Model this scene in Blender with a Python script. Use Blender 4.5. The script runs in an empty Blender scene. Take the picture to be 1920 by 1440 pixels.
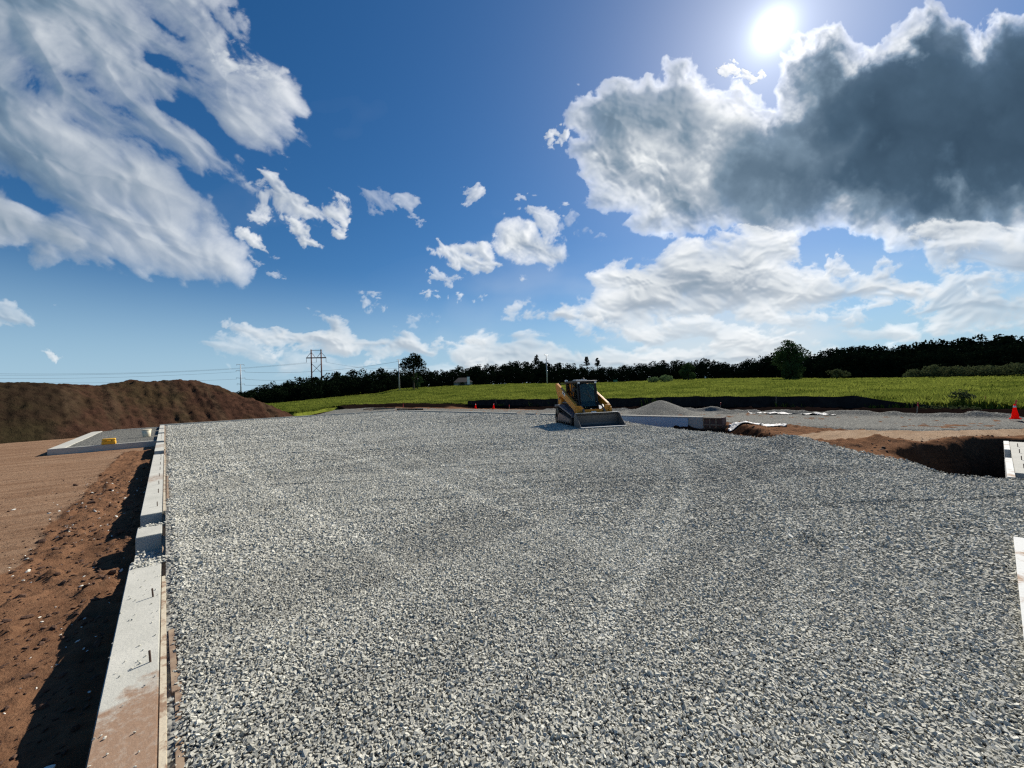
import bpy, bmesh, math, random
from mathutils import Vector, Matrix
random.seed(7)
SKY_STR, SUN_STR, EXPO = .058, 5.0, 0.50
import math, random
import numpy as np
# ------------------------------------------------------------------ camera frame (world: +Y runs along the left foundation wall, Z up)
FPX = 723.0
ROLL, PITCH, YAW = math.radians(1.9), math.radians(1.03), math.radians(41.8)
FWD = np.array([math.sin(YAW)*math.cos(PITCH), math.cos(YAW)*math.cos(PITCH), math.sin(PITCH)])
_R0 = np.array([math.cos(YAW), -math.sin(YAW), 0.0]); _U0 = np.cross(_R0, FWD)
RGT = _R0*math.cos(ROLL) - _U0*math.sin(ROLL)
UPV = _R0*math.sin(ROLL) + _U0*math.cos(ROLL)
EYE = np.array([0.0, 0.0, 1.7])
def ray(x, y): return FWD + RGT*((x-960)/FPX) - UPV*((y-720)/FPX)
def at(x, y, z=0.0):
    "point of the level z that the survey pixel looks at"
    d = ray(x, y); t = (z-EYE[2])/d[2]; return EYE + d*t
def far(x, y, dep):
    "point at a forward distance"
    return EYE + ray(x, y)*dep
def proj(P):
    v = np.array(P, float)-EYE; z = v@FWD
    return 960+FPX*(v@RGT)/z, 720-FPX*(v@UPV)/z
SUN_AZ, SUN_EL = math.radians(77.5), math.radians(37.0)      # azimuth clockwise from +Y
# ------------------------------------------------------------------ noise
def _hash(ix, iy, seed):
    n = (ix.astype(np.int64)*374761393 + iy.astype(np.int64)*668265263 + seed*1442695041) & 0xffffffff
    n = ((n ^ (n >> 13))*1274126177) & 0xffffffff
    n = n ^ (n >> 16)
    return (n & 0xffff)/65535.0
def vnoise(x, y, seed=0):
    x = np.asarray(x, float); y = np.asarray(y, float)
    ix = np.floor(x); iy = np.floor(y); fx = x-ix; fy = y-iy
    fx = fx*fx*fx*(fx*(fx*6-15)+10); fy = fy*fy*fy*(fy*(fy*6-15)+10)
    ix = ix.astype(np.int64); iy = iy.astype(np.int64)
    a = _hash(ix, iy, seed); b = _hash(ix+1, iy, seed); c = _hash(ix, iy+1, seed); d = _hash(ix+1, iy+1, seed)
    return (a+(b-a)*fx)+((c+(d-c)*fx)-(a+(b-a)*fx))*fy
def fbm(x, y, octv=5, seed=0, gain=.5, ridged=False):
    s = 0; a = 1; t = 0
    for k in range(octv):
        ca, sa = math.cos(.6*k), math.sin(.6*k)
        n = vnoise(x*ca-y*sa+17.3*k, x*sa+y*ca-9.1*k, seed+k)
        if ridged: n = 1-np.abs(2*n-1)
        s = s+a*n; t += a; a *= gain; x = x*2.03; y = y*2.03
    return s/t
def sstep(e0, e1, x):
    t = np.clip((x-e0)/(e1-e0), 0, 1); return t*t*(3-2*t)
def poly_sd(x, y, P):
    "signed distance, positive inside"
    P = np.asarray(P, float); n = len(P)
    d2 = np.full(x.shape, 1e18); ins = np.zeros(x.shape, bool)
    for i in range(n):
        ax, ay = P[i]; bx, by = P[(i+1) % n]
        ex, ey = bx-ax, by-ay; L = ex*ex+ey*ey+1e-12
        t = np.clip(((x-ax)*ex+(y-ay)*ey)/L, 0, 1)
        dx = x-ax-t*ex; dy = y-ay-t*ey
        d2 = np.minimum(d2, dx*dx+dy*dy)
        c = ((ay > y) != (by > y)) & (x < (bx-ax)*(y-ay)/((by-ay) if abs(by-ay) > 1e-12 else 1e-12)+ax)
        ins ^= c
    d = np.sqrt(d2); return np.where(ins, d, -d)
# ------------------------------------------------------------------ helpers
rng = np.random.default_rng(11)
SC = bpy.context.scene; COL = SC.collection
def npmesh(name, V, F, mat=None, attrs=None, smooth=False, parent=None, uniform=True):
    V = np.ascontiguousarray(V, dtype=np.float32); F = np.ascontiguousarray(F, dtype=np.int32)
    me = bpy.data.meshes.new(name); k = F.shape[1]; n = len(F)
    me.vertices.add(len(V)); me.vertices.foreach_set('co', V.ravel())
    me.loops.add(n*k); me.loops.foreach_set('vertex_index', F.ravel())
    me.polygons.add(n); me.polygons.foreach_set('loop_start', np.arange(0, n*k, k, dtype=np.int32))
    me.polygons.foreach_set('loop_total', np.full(n, k, dtype=np.int32))
    me.polygons.foreach_set('use_smooth', np.full(n, bool(smooth)))
    me.update(calc_edges=True)
    for kx, a in (attrs or {}).items():
        at_ = me.attributes.new(kx, 'FLOAT', 'POINT'); at_.data.foreach_set('value', np.ascontiguousarray(a, dtype=np.float32).ravel())
    if mat: me.materials.append(mat)
    o = bpy.data.objects.new(name, me); COL.objects.link(o); o.parent = parent
    return o
def gridfaces(nr, nc, keep=None):
    i = np.arange(nr-1)[:, None]*nc+np.arange(nc-1)[None]; F = np.stack([i, i+1, i+nc+1, i+nc], -1).reshape(-1, 4)
    return F if keep is None else F[keep.reshape(-1)]
def compact(V, F, attrs):
    used = np.unique(F); m = np.full(len(V), -1); m[used] = np.arange(len(used))
    return V[used], m[F], {k: v[used] for k, v in attrs.items()}
def empty(name, loc, rz=0.0):
    o = bpy.data.objects.new(name, None); COL.objects.link(o); o.location = loc; o.rotation_euler = (0, 0, rz); return o
def tag(o, label=None, cat=None, group=None, kind=None):
    if label: o['label'] = label
    if cat: o['category'] = cat
    if group: o['group'] = group
    if kind: o['kind'] = kind
    return o
class MB:
    def __init__(s): s.bm = bmesh.new()
    def box(s, x0, x1, y0, y1, z0, z1, bev=0.0, M=None):
        r = bmesh.ops.create_cube(s.bm, size=1.0); v = r['verts']
        for p in v: p.co = Vector(((x0+x1)/2+p.co.x*(x1-x0), (y0+y1)/2+p.co.y*(y1-y0), (z0+z1)/2+p.co.z*(z1-z0)))
        if M: bmesh.ops.transform(s.bm, matrix=M, verts=v)
        if bev:
            ed = list({e for p in v for e in p.link_edges})
            bmesh.ops.bevel(s.bm, geom=ed, offset=bev, segments=2, affect='EDGES', profile=.6)
        return s
    def tube(s, pts, r, n=8, r2=None, cap=True):
        pts = [Vector(p) for p in pts]; rings = []
        for i, p in enumerate(pts):
            a = pts[max(i-1, 0)]; b = pts[min(i+1, len(pts)-1)]; t = (b-a).normalized()
            u = t.orthogonal().normalized() if i == 0 else (rings_u - t*rings_u.dot(t)).normalized()
            rings_u = u; w = t.cross(u); rr = r if r2 is None else r+(r2-r)*i/(len(pts)-1)
            rings.append([s.bm.verts.new(p+(u*math.cos(2*math.pi*k/n)+w*math.sin(2*math.pi*k/n))*rr) for k in range(n)])
        for a, b in zip(rings, rings[1:]):
            for k in range(n): s.bm.faces.new((a[k], a[(k+1) % n], b[(k+1) % n], b[k]))
        if cap: s.bm.faces.new(rings[0][::-1]); s.bm.faces.new(rings[-1])
        return s
    def prism(s, prof, x0, x1, axis='x', bev=0.0):
        "profile of (a,b) extruded between x0 and x1; axis x: (y,z); axis y: (x,z); axis z: (x,y)"
        def P(a, b, t): return (t, a, b) if axis == 'x' else ((a, t, b) if axis == 'y' else (a, b, t))
        A = [s.bm.verts.new(P(a, b, x0)) for a, b in prof]; B = [s.bm.verts.new(P(a, b, x1)) for a, b in prof]
        n = len(prof); fs = [s.bm.faces.new(A[::-1]), s.bm.faces.new(B)]
        for k in range(n): fs.append(s.bm.faces.new((A[k], A[(k+1) % n], B[(k+1) % n], B[k])))
        if bev: bmesh.ops.bevel(s.bm, geom=list({e for f in fs for e in f.edges}), offset=bev, segments=2, affect='EDGES', profile=.6)
        return s
    def lathe(s, prof, c=(0, 0, 0), n=20):
        rings = [[s.bm.verts.new((c[0]+r*math.cos(2*math.pi*k/n), c[1]+r*math.sin(2*math.pi*k/n), c[2]+z)) for k in range(n)] for r, z in prof]
        for a, b in zip(rings, rings[1:]):
            for k in range(n): s.bm.faces.new((a[k], a[(k+1) % n], b[(k+1) % n], b[k]))
        s.bm.faces.new(rings[0][::-1]); s.bm.faces.new(rings[-1]); return s
    def quad(s, *p): s.bm.faces.new([s.bm.verts.new(q) for q in p]); return s
    def build(s, name, mat, parent=None, smooth=False, M=None):
        bmesh.ops.recalc_face_normals(s.bm, faces=s.bm.faces[:])
        me = bpy.data.meshes.new(name); 
        if M: s.bm.transform(M)
        s.bm.to_mesh(me); s.bm.free()
        if mat: me.materials.append(mat)
        if smooth:
            for p in me.polygons: p.use_smooth = True
        o = bpy.data.objects.new(name, me); COL.objects.link(o); o.parent = parent; return o
def copy_tree(o, parent=None):
    c = o.copy(); COL.objects.link(c); c.parent = parent
    for ch in list(o.children): copy_tree(ch, c)
    return c
# ------------------------------------------------------------------ materials
class NT:
    def __init__(s, name):
        s.m = bpy.data.materials.new(name); s.m.use_nodes = True; s.t = s.m.node_tree; s.t.nodes.clear()
        s.out = s.t.nodes.new('ShaderNodeOutputMaterial')
    def n(s, typ, **kw):
        nd = s.t.nodes.new('ShaderNode'+typ); ins = kw.pop('ins', {})
        for k, v in kw.items(): setattr(nd, k, v)
        for k, v in ins.items():
            if isinstance(v, bpy.types.NodeSocket): s.t.links.new(v, nd.inputs[k])
            else: nd.inputs[k].default_value = v
        return nd
    def noise(s, vec, scale, detail=4, rough=.55, dist=0.0):
        return s.n('TexNoise', ins={'Vector': vec, 'Scale': scale, 'Detail': detail, 'Roughness': rough, 'Distortion': dist}).outputs['Fac']
    def ramp(s, fac, stops):
        r = s.n('ValToRGB', ins={'Fac': fac}); e = r.color_ramp.elements
        while len(e) < len(stops): e.new(.5)
        for q, (p, c) in zip(e, stops): q.position = p; q.color = (*c, 1) if len(c) == 3 else c
        return r.outputs['Color']
    def mr(s, v, a, b, c=0.0, d=1.0):
        return s.n('MapRange', ins={'Value': v, 'From Min': a, 'From Max': b, 'To Min': c, 'To Max': d}).outputs['Result']
    def math(s, op, a, b=0.0):
        return s.n('Math', operation=op, ins={0: a, 1: b}).outputs[0]
    def mix(s, f, a, b, bt='MIX'):
        nd = s.n('Mix', data_type='RGBA', blend_type=bt); 
        for idx, v in ((0, f), (6, a), (7, b)):
            if isinstance(v, bpy.types.NodeSocket): s.t.links.new(v, nd.inputs[idx])
            else: nd.inputs[idx].default_value = v if idx == 0 else (*v, 1)
        return nd.outputs[2]
    def attr(s, name): return s.n('Attribute', attribute_name=name).outputs['Fac']
    def pos(s): return s.n('NewGeometry').outputs['Position']
    def obj(s): return s.n('TexCoord').outputs['Object']
    def bsdf(s, col, rough=.9, metal=0.0, bump=None, bdist=.01, bstr=1.0, spec=.3, **kw):
        i = {'Base Color': col if isinstance(col, bpy.types.NodeSocket) else (*col, 1), 'Roughness': rough, 'Metallic': metal, 'Specular IOR Level': spec}
        if bump is not None: i['Normal'] = s.n('Bump', ins={'Height': bump, 'Distance': bdist, 'Strength': bstr}).outputs['Normal']
        b = s.n('BsdfPrincipled', ins=i); s.t.links.new(b.outputs[0], s.out.inputs[0]); s.b = b; return s.m
def paint(name, col, rough=.5, metal=0.0, dirt=(.12, .09, .07), amt=.35, scale=3.0, bump=.0):
    t = NT(name); p = t.obj(); f = t.noise(p, scale, 6, .65); g = t.noise(p, scale*7, 4)
    c = t.mix(t.math('MULTIPLY', t.mr(f, .48, .72), amt), col, dirt)
    c = t.mix(t.math('MULTIPLY', t.mr(g, .4, .7), .18), c, tuple(x*.6 for x in col))
    return t.bsdf(c, t.mr(f, .3, .7, rough*.85, min(1, rough*1.2)), metal, bump=g if bump else None, bdist=bump or .001)
M = {}
def mk_materials():
    # crushed stone: tone per stone
    t = NT('crushed_stone'); tn = t.attr('tone'); p = t.pos()
    c = t.ramp(tn, [(0.0, (.20, .194, .162)), (.3, (.375, .366, .31)), (.6, (.53, .518, .445)), (.85, (.68, .665, .58)), (1.0, (.80, .785, .70))])
    c = t.mix(t.mr(t.noise(p, 90, 3), .35, .7, 0, .3), c, (.5, .49, .45))
    M['stone'] = t.bsdf(c, .85, bump=t.noise(p, 160, 3), bdist=.002, spec=.35)
    # gravel sheet
    t = NT('gravel_bed'); p = t.pos()
    v = t.n('TexVoronoi', ins={'Vector': p, 'Scale': 30.0, 'Randomness': 1.0}); v2 = t.n('TexVoronoi', ins={'Vector': p, 'Scale': 13.0})
    sp = t.n('SeparateColor', ins={'Color': v.outputs['Color']}).outputs[0]
    sp2 = t.n('SeparateColor', ins={'Color': v2.outputs['Color']}).outputs[0]
    f = t.math('ADD', t.math('MULTIPLY', sp, .75), t.math('MULTIPLY', sp2, .25))
    c = t.ramp(f, [(0.0, (.045, .046, .043)), (.35, (.105, .106, .097)), (.65, (.175, .173, .153)), (1.0, (.34, .33, .285))])
    c = t.mix(t.math('MULTIPLY', t.attr('dust'), .5), c, (.36, .35, .31))
    c = t.mix(t.mr(t.noise(p, .35, 5), .35, .7, 0, .22), c, (.12, .12, .115))
    h = t.math('ADD', t.math('MULTIPLY', v.outputs['Distance'], -1.0), t.math('MULTIPLY', v2.outputs['Distance'], -1.2))
    M['gravel'] = t.bsdf(c, .95, bump=h, bdist=.03, bstr=.9, spec=.1)
    # soil
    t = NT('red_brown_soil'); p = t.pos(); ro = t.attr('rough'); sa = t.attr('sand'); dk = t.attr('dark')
    n1 = t.noise(p, 1.3, 8, .65); n2 = t.noise(p, 14, 8, .7); n3 = t.noise(p, 60, 5, .7)
    st = t.noise(t.n('Mapping', ins={'Vector': p, 'Scale': (.25, 1.6, 1.0)}).outputs[0], 2.0, 6, .65)
    sm = t.mix(t.mr(st, .40, .60), (.225, .138, .086), (.32, .212, .138)); sm = t.mix(t.mr(n2, .3, .7, 0, .45), sm, (.11, .058, .036))
    rg = t.mix(t.mr(n1, .3, .7), (.105, .052, .030), (.20, .105, .060)); rg = t.mix(t.mr(n2, .35, .7, 0, .75), rg, (.22, .125, .072))
    sd = t.mix(t.mr(st, .3, .7), (.26, .18, .118), (.36, .265, .185))
    br = t.math('MULTIPLY', t.math('SUBTRACT', n2, .5), .5)
    c = t.mix(t.mr(t.math('ADD', ro, br), .35, .65), sm, rg)
    c = t.mix(t.mr(t.math('ADD', sa, br), .35, .65), c, sd)
    c = t.mix(t.mr(t.math('ADD', dk, br), .35, .65), c, (.011, .007, .006))  # near-black mix: dark soil together with painted fence and pit shade
    h = t.math('ADD', n2, t.math('MULTIPLY', n3, .35))
    M['soil'] = t.bsdf(c, 1.0, bump=h, bdist=.05, bstr=.8, spec=0)
    # mound
    t = NT('mound_earth'); p = t.pos(); n1 = t.noise(p, .22, 6, .6); n2 = t.noise(p, 2.2, 8, .7)
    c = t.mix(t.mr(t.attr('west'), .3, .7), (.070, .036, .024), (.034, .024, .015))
    c = t.mix(t.math('MULTIPLY', t.attr('streak'), .6), c, (.075, .052, .032)); c = t.mix(t.mr(n2, .35, .72, 0, .8), c, (.024, .014, .010)); c = t.mix(t.mr(n1, .48, .66, 0, .45), c, (.042, .038, .017))
    M['mound'] = t.bsdf(c, .95, bump=n2, bdist=.25, bstr=.8, spec=0)
    # concrete with soil spilled on its top
    t = NT('concrete'); p = t.pos(); n1 = t.noise(p, 2.5, 6); n2 = t.noise(p, 45, 5, .7); n3 = t.noise(p, 9, 7, .7)
    c = t.mix(t.mr(n1, .3, .7), (.42, .415, .365), (.52, .51, .45)); c = t.mix(t.mr(n2, .55, .75, 0, .45), c, (.20, .195, .18))
    sy = t.n('SeparateXYZ', ins={'Vector': p}); y = sy.outputs[1]; x = sy.outputs[0]
    yn = t.math('ADD', y, t.math('MULTIPLY', t.math('SUBTRACT', n3, .5), 1.1))
    yn = t.math('ADD', yn, t.math('MULTIPLY', x, -.9))
    left = t.mr(x, 2.0, 2.2, 1.0, 0.0)
    d = t.mr(yn, 3.5, 3.25)
    def band(a, b, k): return t.math('MULTIPLY', t.math('MULTIPLY', t.mr(yn, a-.15, a+.15), t.mr(yn, b+.15, b-.15)), k)
    d2 = t.math('MAXIMUM', band(11.7, 12.6, .75), band(20.2, 21.6, .75))
    d = t.math('MAXIMUM', d, t.math('MULTIPLY', d2, t.mr(n3, .35, .6)))
    d = t.math('MULTIPLY', t.math('MULTIPLY', d, left), t.mr(t.noise(p, 24, 6, .7), .2, .5, .55, 1.0))
    c = t.mix(d, c, (.27, .175, .115))
    M['concrete'] = t.bsdf(c, .88, bump=t.math('ADD', n2, n3), bdist=.006, bstr=.6)
    t = NT('plain_concrete'); p = t.pos(); n1 = t.noise(p, 2.5, 6); n2 = t.noise(p, 30, 5, .7)
    c = t.mix(t.mr(n1, .3, .7), (.38, .375, .335), (.47, .46, .41)); c = t.mix(t.mr(n2, .5, .75, 0, .4), c, (.32, .31, .29))
    M['kerb'] = t.bsdf(c, .9, bump=n2, bdist=.006)
    t = NT('foam_board'); p = t.pos(); n1 = t.noise(p, 7, 6, .7); n2 = t.noise(p, 40, 4)
    c = t.mix(t.mr(n1, .50, .60), (.50, .44, .33), (.26, .17, .11)); M['foam_cream'] = t.bsdf(c, .8, bump=n2, bdist=.003)
    t = NT('white_foam'); p = t.pos(); n1 = t.noise(p, 3.2, 6, .7)
    c = t.mix(t.mr(n1, .52, .62), (.55, .56, .54), (.28, .18, .11)); M['foam_white'] = t.bsdf(c, .75, bump=t.noise(p, 40, 4), bdist=.003)
    t = NT('blue_foam'); p = t.pos(); n1 = t.noise(p, 1.2, 5)
    M['foam_blue'] = t.bsdf(t.mix(t.mr(n1, .35, .65), (.36, .50, .64), (.43, .57, .69)), .6, bump=n1, bdist=.004)
    t = NT('form_plywood'); p = t.obj(); n1 = t.noise(t.n('Mapping', ins={'Vector': p, 'Scale': (1, 1, 6)}).outputs[0], 4, 6)
    M['ply'] = t.bsdf(t.mix(t.mr(n1, .3, .7), (.10, .055, .045), (.17, .10, .08)), .7, bump=n1, bdist=.003)
    t = NT('weathered_board'); p = t.pos(); n1 = t.noise(p, 6, 6, .7)
    M['board'] = t.bsdf(t.mix(t.mr(n1, .42, .6), (.33, .245, .165), (.19, .125, .085)), .9, bump=n1, bdist=.004)
    M['steel_rust'] = paint('rusty_rebar', (.10, .065, .05), .75, .4, amt=.3)
    M['yellow'] = paint('machine_yellow', (.56, .225, .014), .42, 0, amt=.2)
    M['black'] = paint('machine_black', (.014, .014, .015), .42, 0, dirt=(.07, .06, .05), amt=.3)
    M['rubber'] = paint('track_rubber', (.022, .021, .021), .85, 0, dirt=(.15, .12, .10), amt=.6)
    M['guard'] = paint('track_guard', (.14, .145, .17), .5, .2, amt=.5)
    M['steel'] = paint('worn_steel', (.12, .12, .118), .5, .3, dirt=(.11, .10, .09), amt=.7, scale=2.2)
    M['edge'] = paint('polished_edge', (.66, .66, .63), .35, .1, dirt=(.35, .34, .32), amt=.4)
    M['dusty'] = paint('dusty_undercarriage', (.30, .21, .17), .9, 0, dirt=(.10, .08, .07), amt=.8)
    M['white'] = paint('white_plastic', (.75, .75, .73), .45, 0, amt=.1)
    M['lamp'] = paint('lamp_lens', (.8, .82, .8), .15, 0, amt=.05)
    t = NT('cab_glass'); b = t.bsdf((.13, .27, .22), .03, 0, spec=.6); t.b.inputs['Transmission Weight'].default_value = .93; M['glass'] = b
    M['seat'] = paint('seat_cloth', (.03, .03, .032), .9)
    t = NT('silt_fabric'); p = t.pos(); n1 = t.noise(p, 2, 6)
    M['fabric'] = t.bsdf(t.mix(t.mr(n1, .35, .7), (.012, .012, .013), (.028, .026, .024)), .9, bump=n1, bdist=.05, spec=.08)
    M['lath'] = paint('lath_wood', (.45, .33, .22), .8)
    M['orange'] = paint('cone_orange', (.95, .035, .02), .4, 0, amt=.05)
    M['pink'] = paint('stake_flag', (.80, .10, .08), .6, 0, amt=.1)
    M['reflect'] = paint('cone_collar', (.75, .75, .75), .35, 0, amt=.1)
    M['plastic_yellow'] = paint('yellow_plastic', (.78, .42, .03), .45, 0, amt=.1)
    M['cream'] = paint('cream_plastic', (.74, .66, .48), .5, 0, amt=.25)
    M['galv'] = paint('galvanised_pole', (.42, .43, .44), .5, .3, amt=.1)
    M['rustpole'] = paint('rust_red_steel', (.13, .05, .04), .7, .2, amt=.1)
    M['wire'] = paint('line_wire', (.10, .10, .11), .5, .5)
    M['green_sign'] = paint('green_sign', (.01, .16, .10), .5)
    M['roof'] = paint('dark_roof', (.006, .007, .012), .8); M['siding'] = paint('pale_siding', (.16, .18, .17), .7)
    M['pane'] = paint('dark_pane', (.03, .04, .05), .2)
    t = NT('white_sheet'); p = t.pos(); M['sheet'] = t.bsdf((.36, .37, .38), .6, bump=t.noise(p, 5, 5), bdist=.1)
    t = NT('bark'); p = t.pos(); M['bark'] = t.bsdf(t.mix(t.noise(p, 3, 5), (.04, .03, .022), (.09, .07, .05)), .95)
    def leaf(name, a, b, tr):
        t = NT(name); tn = t.attr('tone'); c = t.mix(tn, a, b)
        d = t.n('BsdfDiffuse', ins={'Color': c}); q = t.n('BsdfTranslucent', ins={'Color': c})
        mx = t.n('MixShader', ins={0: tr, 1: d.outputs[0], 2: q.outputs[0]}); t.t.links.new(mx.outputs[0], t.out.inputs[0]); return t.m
    M['orange'] = leaf('cone_plastic', (.95, .03, .015), (.95, .06, .03), .45)
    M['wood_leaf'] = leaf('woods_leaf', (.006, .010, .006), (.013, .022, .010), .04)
    M['tree_leaf'] = leaf('tree_leaf', (.022, .042, .018), (.05, .085, .03), .15)
    M['pale_leaf'] = leaf('pale_leaf', (.06, .10, .05), (.13, .19, .08), .3)
    M['olive_leaf'] = leaf('olive_leaf', (.045, .06, .028), (.09, .105, .045), .2)
    M['blade'] = leaf('grass_blade', (.082, .112, .018), (.22, .25, .045), .42)
    t = NT('meadow_grass'); p = t.pos(); n1 = t.noise(p, .09, 8, .65); n2 = t.noise(p, 1.1, 8, .7); n3 = t.noise(p, 7, 5, .7)
    c = t.mix(t.mr(n1, .35, .65), (.10, .13, .018), (.165, .185, .03)); c = t.mix(t.mr(n2, .42, .72, 0, .75), c, (.035, .052, .008)); c = t.mix(t.mr(n3, .4, .7, 0, .4), c, (.15, .155, .028))
    c = t.mix(t.attr('brush'), c, (.055, .055, .028))
    M['meadow'] = t.bsdf(c, .95, bump=t.math('ADD', n2, t.math('MULTIPLY', n3, .3)), bdist=.5, bstr=.6, spec=0)
mk_materials()
# ------------------------------------------------------------------ land
BND = [(-70, 60), (-35, 62), (-8, 60), (6, 54), (10.6, 48.2), (12.6, 51.5), (17.5, 61.5), (24.5, 64), (29.0, 52), (29.6, 40), (29.8, 28), (30.4, 20), (31.6, 13), (31.3, 6), (31.2, 1), (31.2, -6), (31.4, -14), (33, -30), (-70, -30)]
B_AZ = np.radians([-40, -20, -8, 6, 12.4, 13.8, 15.9, 21, 29.1, 36.5, 46.8, 56.7, 67.6, 79, 88.2, 101, 114])
B_R = np.array([60, 60, 60, 54.3, 49.4, 53, 63.9, 68.5, 59.6, 49.8, 40.9, 36.4, 34.2, 31.9, 31.2, 31.8, 34.5])
# far edge of the meadow seen over columns of the survey: column, row of the edge, forward distance there
MT = [(200, 770, 150), (440, 762, 150), (540, 755, 155), (600, 748, 160), (700, 739, 180), (750, 729, 195), (860, 723, 205), (960, 720, 215), (1150, 717, 215), (1290, 711, 205), (1440, 709, 175), (1560, 710, 150), (1680, 709, 135), (1800, 707, 120), (1920, 705, 110), (2100, 700, 105)]
_mp = np.array([far(*m) for m in MT]); M_AZ = np.arctan2(_mp[:, 0], _mp[:, 1]); M_R = np.hypot(_mp[:, 0], _mp[:, 1]); M_Z = _mp[:, 2]
def rb(az): return np.interp(az, B_AZ, B_R)
def rm(az): return np.interp(az, M_AZ, M_R)
def zm(az): return np.interp(az, M_AZ, M_Z)
PIT = [tuple(at(x, y, -.3)[:2]) for x, y in [(1655, 846), (1700, 840), (1722, 833), (1748, 827), (1783, 822), (1813, 819), (1873, 819), (1920, 822)]] + [(20.5, -3.5), (17, -6), (9.4, -6), (9.4, 0), (10.5, -.1), (13.5, .9)]
TRENCH = [(20.5, 7.6), (20.4, 13.5), (19.2, 13.5), (16.2, 5.6), (15.8, 4.0), (17.2, 4.1), (18.5, 5.2), (19.6, 6.0), (20.5, 6.6)]
MOUND = [(-60, 33), (-9, 35.6), (-3.8, 37.2), (-.6, 40.2), (4, 41.0), (8.9, 42.4), (10.2, 45.5), (9, 56), (-60, 58)]
def noise2(x, y, s, o=5, seed=0): return fbm(x/s, y/s, o, seed)-.5
def land(x, y):
    "height of the bare ground"
    az = np.arctan2(x, y); r = np.hypot(x, y)
    z = -.30 - .06*sstep(18, 26, y)*(x < 0)
    b = rb(az); m = rm(az); out = sstep(0, 1, 0*r)
    tt = np.clip((r-b)/(m-b), 0, None)
    zb = -.22
    zo = zb + (zm(az)-zb)*np.minimum(tt, 1)**1.0 + np.clip(r-m, 0, None)*.02
    zo = zo + .10*noise2(x, y, 9, 4, 5)*np.clip((r-b)/6, 0, 1)
    bl = sstep(-1.2, .4, r-b)
    # spoil berm along the far corner
    berm = .62*np.exp(-((r-b+2.0)/2.2)**2)*sstep(38, 50, y)*(.5+1.3*(noise2(x, y, 5, 3, 9)+.35))
    berm = berm*.8; berm += .25*np.exp(-((r-b+.6)/.8)**2)
    z = z*(1-bl)+zo*bl+berm
    pit = poly_sd(x, y, PIT); w = noise2(x, y, 1.6, 4, 21)
    z = z - 1.75*sstep(.0, .75, pit+w*.9)
    z = z - .45*sstep(-.1, .7, poly_sd(x, y, TRENCH)+w*.6)
    # loose heaps at the pit's left end
    for hx, hy, hr, hh in [(16.0, 1.35, .8, .28), (15.2, 2.0, .7, .2), (17.2, 1.0, .5, .15), (18.6, 5.3, .7, .16), (19.6, 6.4, .6, .18), (17.3, 4.7, .6, .15)]:
        z = z + hh*np.exp(-((x-hx)**2+(y-hy)**2)/hr**2)*(1+1.5*w)
    return z
def masks(x, y):
    az = np.arctan2(x, y); r = np.hypot(x, y); b = rb(az)
    left = (x < 0)
    e = noise2(x, y, .9, 4, 3)*.35
    rough = np.where(left, sstep(-1.55, -1.35, x+e)*(1-sstep(22.5, 23.5, y)), 0)
    pd = poly_sd(x, y, PIT); td = poly_sd(x, y, TRENCH)
    rough = np.maximum(rough, np.where(left, 0, 1.0))
    sandp = poly_sd(x, y, SANDP)
    sand = sstep(-.25, .25, sandp+e*1.4)
    dark = sstep(-3.4, -2.6, r-b)*sstep(50, 40, y)  # band before the fence: dark topsoil with the fence's shadow painted in
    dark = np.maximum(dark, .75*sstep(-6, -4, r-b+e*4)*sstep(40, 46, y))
    dark = np.maximum(dark, .50*sstep(-.30, .15, pd+e*.8)+.12*sstep(.3, .9, pd)); dark = np.maximum(dark, .6*sstep(-.2, .3, td+e))  # pit colour holds darker moist soil and the painted shade of its walls
    return dict(rough=rough, sand=sand, dark=dark)
SANDP = [tuple(at(x, y, -.3)[:2]) for x, y in [(1468, 819), (1500, 815), (1540, 809), (1600, 806), (1700, 805), (1800, 804), (1960, 806), (1960, 819), (1873, 817), (1813, 817), (1783, 820), (1748, 825), (1715, 831), (1640, 832), (1560, 829), (1510, 824)]]
def steps(*seg):
    a = []
    for s0, s1, d in seg: a.append(np.arange(s0, s1-1e-6, d))
    return np.concatenate(a+[[seg[-1][1]]])
def roughness(x, y, ms):
    "small relief of loose soil"
    n = noise2(x, y, .35, 5, 31); n2 = noise2(x, y, 1.2, 4, 37); n3 = noise2(x, y, .11, 4, 41)
    rt = np.maximum(ms['rough']*(1-ms['sand']*.85), 0)
    lump = np.clip(fbm(x/.28, y/.28, 4, 61)-.52, 0, 1)*.32
    trk = .010*np.sin(y*2*math.pi/.9+3*n2)*(1-rt)
    return rt*(n*.08+n2*.07+n3*.03+lump*.8) + (1-rt)*(n*.015+n2*.03) + trk
xs = steps((-70, -20, 2.5), (-20, -6, .35), (-6, -3.0, .09), (-3.0, -.3, .028), (-.3, 9, .9), (9, 14.5, .16), (14.5, 22, .075), (22, 32, .2), (32, 40, .8))
ys = steps((-30, -8, 2), (-8, -1.6, .25), (-1.6, 0.4, .075), (.4, 8.5, .034), (8.5, 14, .06), (14, 24, .13), (24, 42, .3), (42, 75, .6))
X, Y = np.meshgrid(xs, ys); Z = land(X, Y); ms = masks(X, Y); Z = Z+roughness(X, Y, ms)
Z = np.where((X > -.3) & (X < 19.5) & (Y > 13), -.45, Z)
sunk = sstep(.8, 2.0, np.hypot(X, Y)-rb(np.arctan2(X, Y))); Z = Z-sunk*1.2
inb = (poly_sd(X, Y, BND) > -3.5); keep = inb[:-1, :-1] & inb[1:, 1:]
V = np.stack([X, Y, Z], -1).reshape(-1, 3); F = gridfaces(len(ys), len(xs), keep)
V, F, A = compact(V, F, {k: v.reshape(-1) for k, v in ms.items()})
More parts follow.
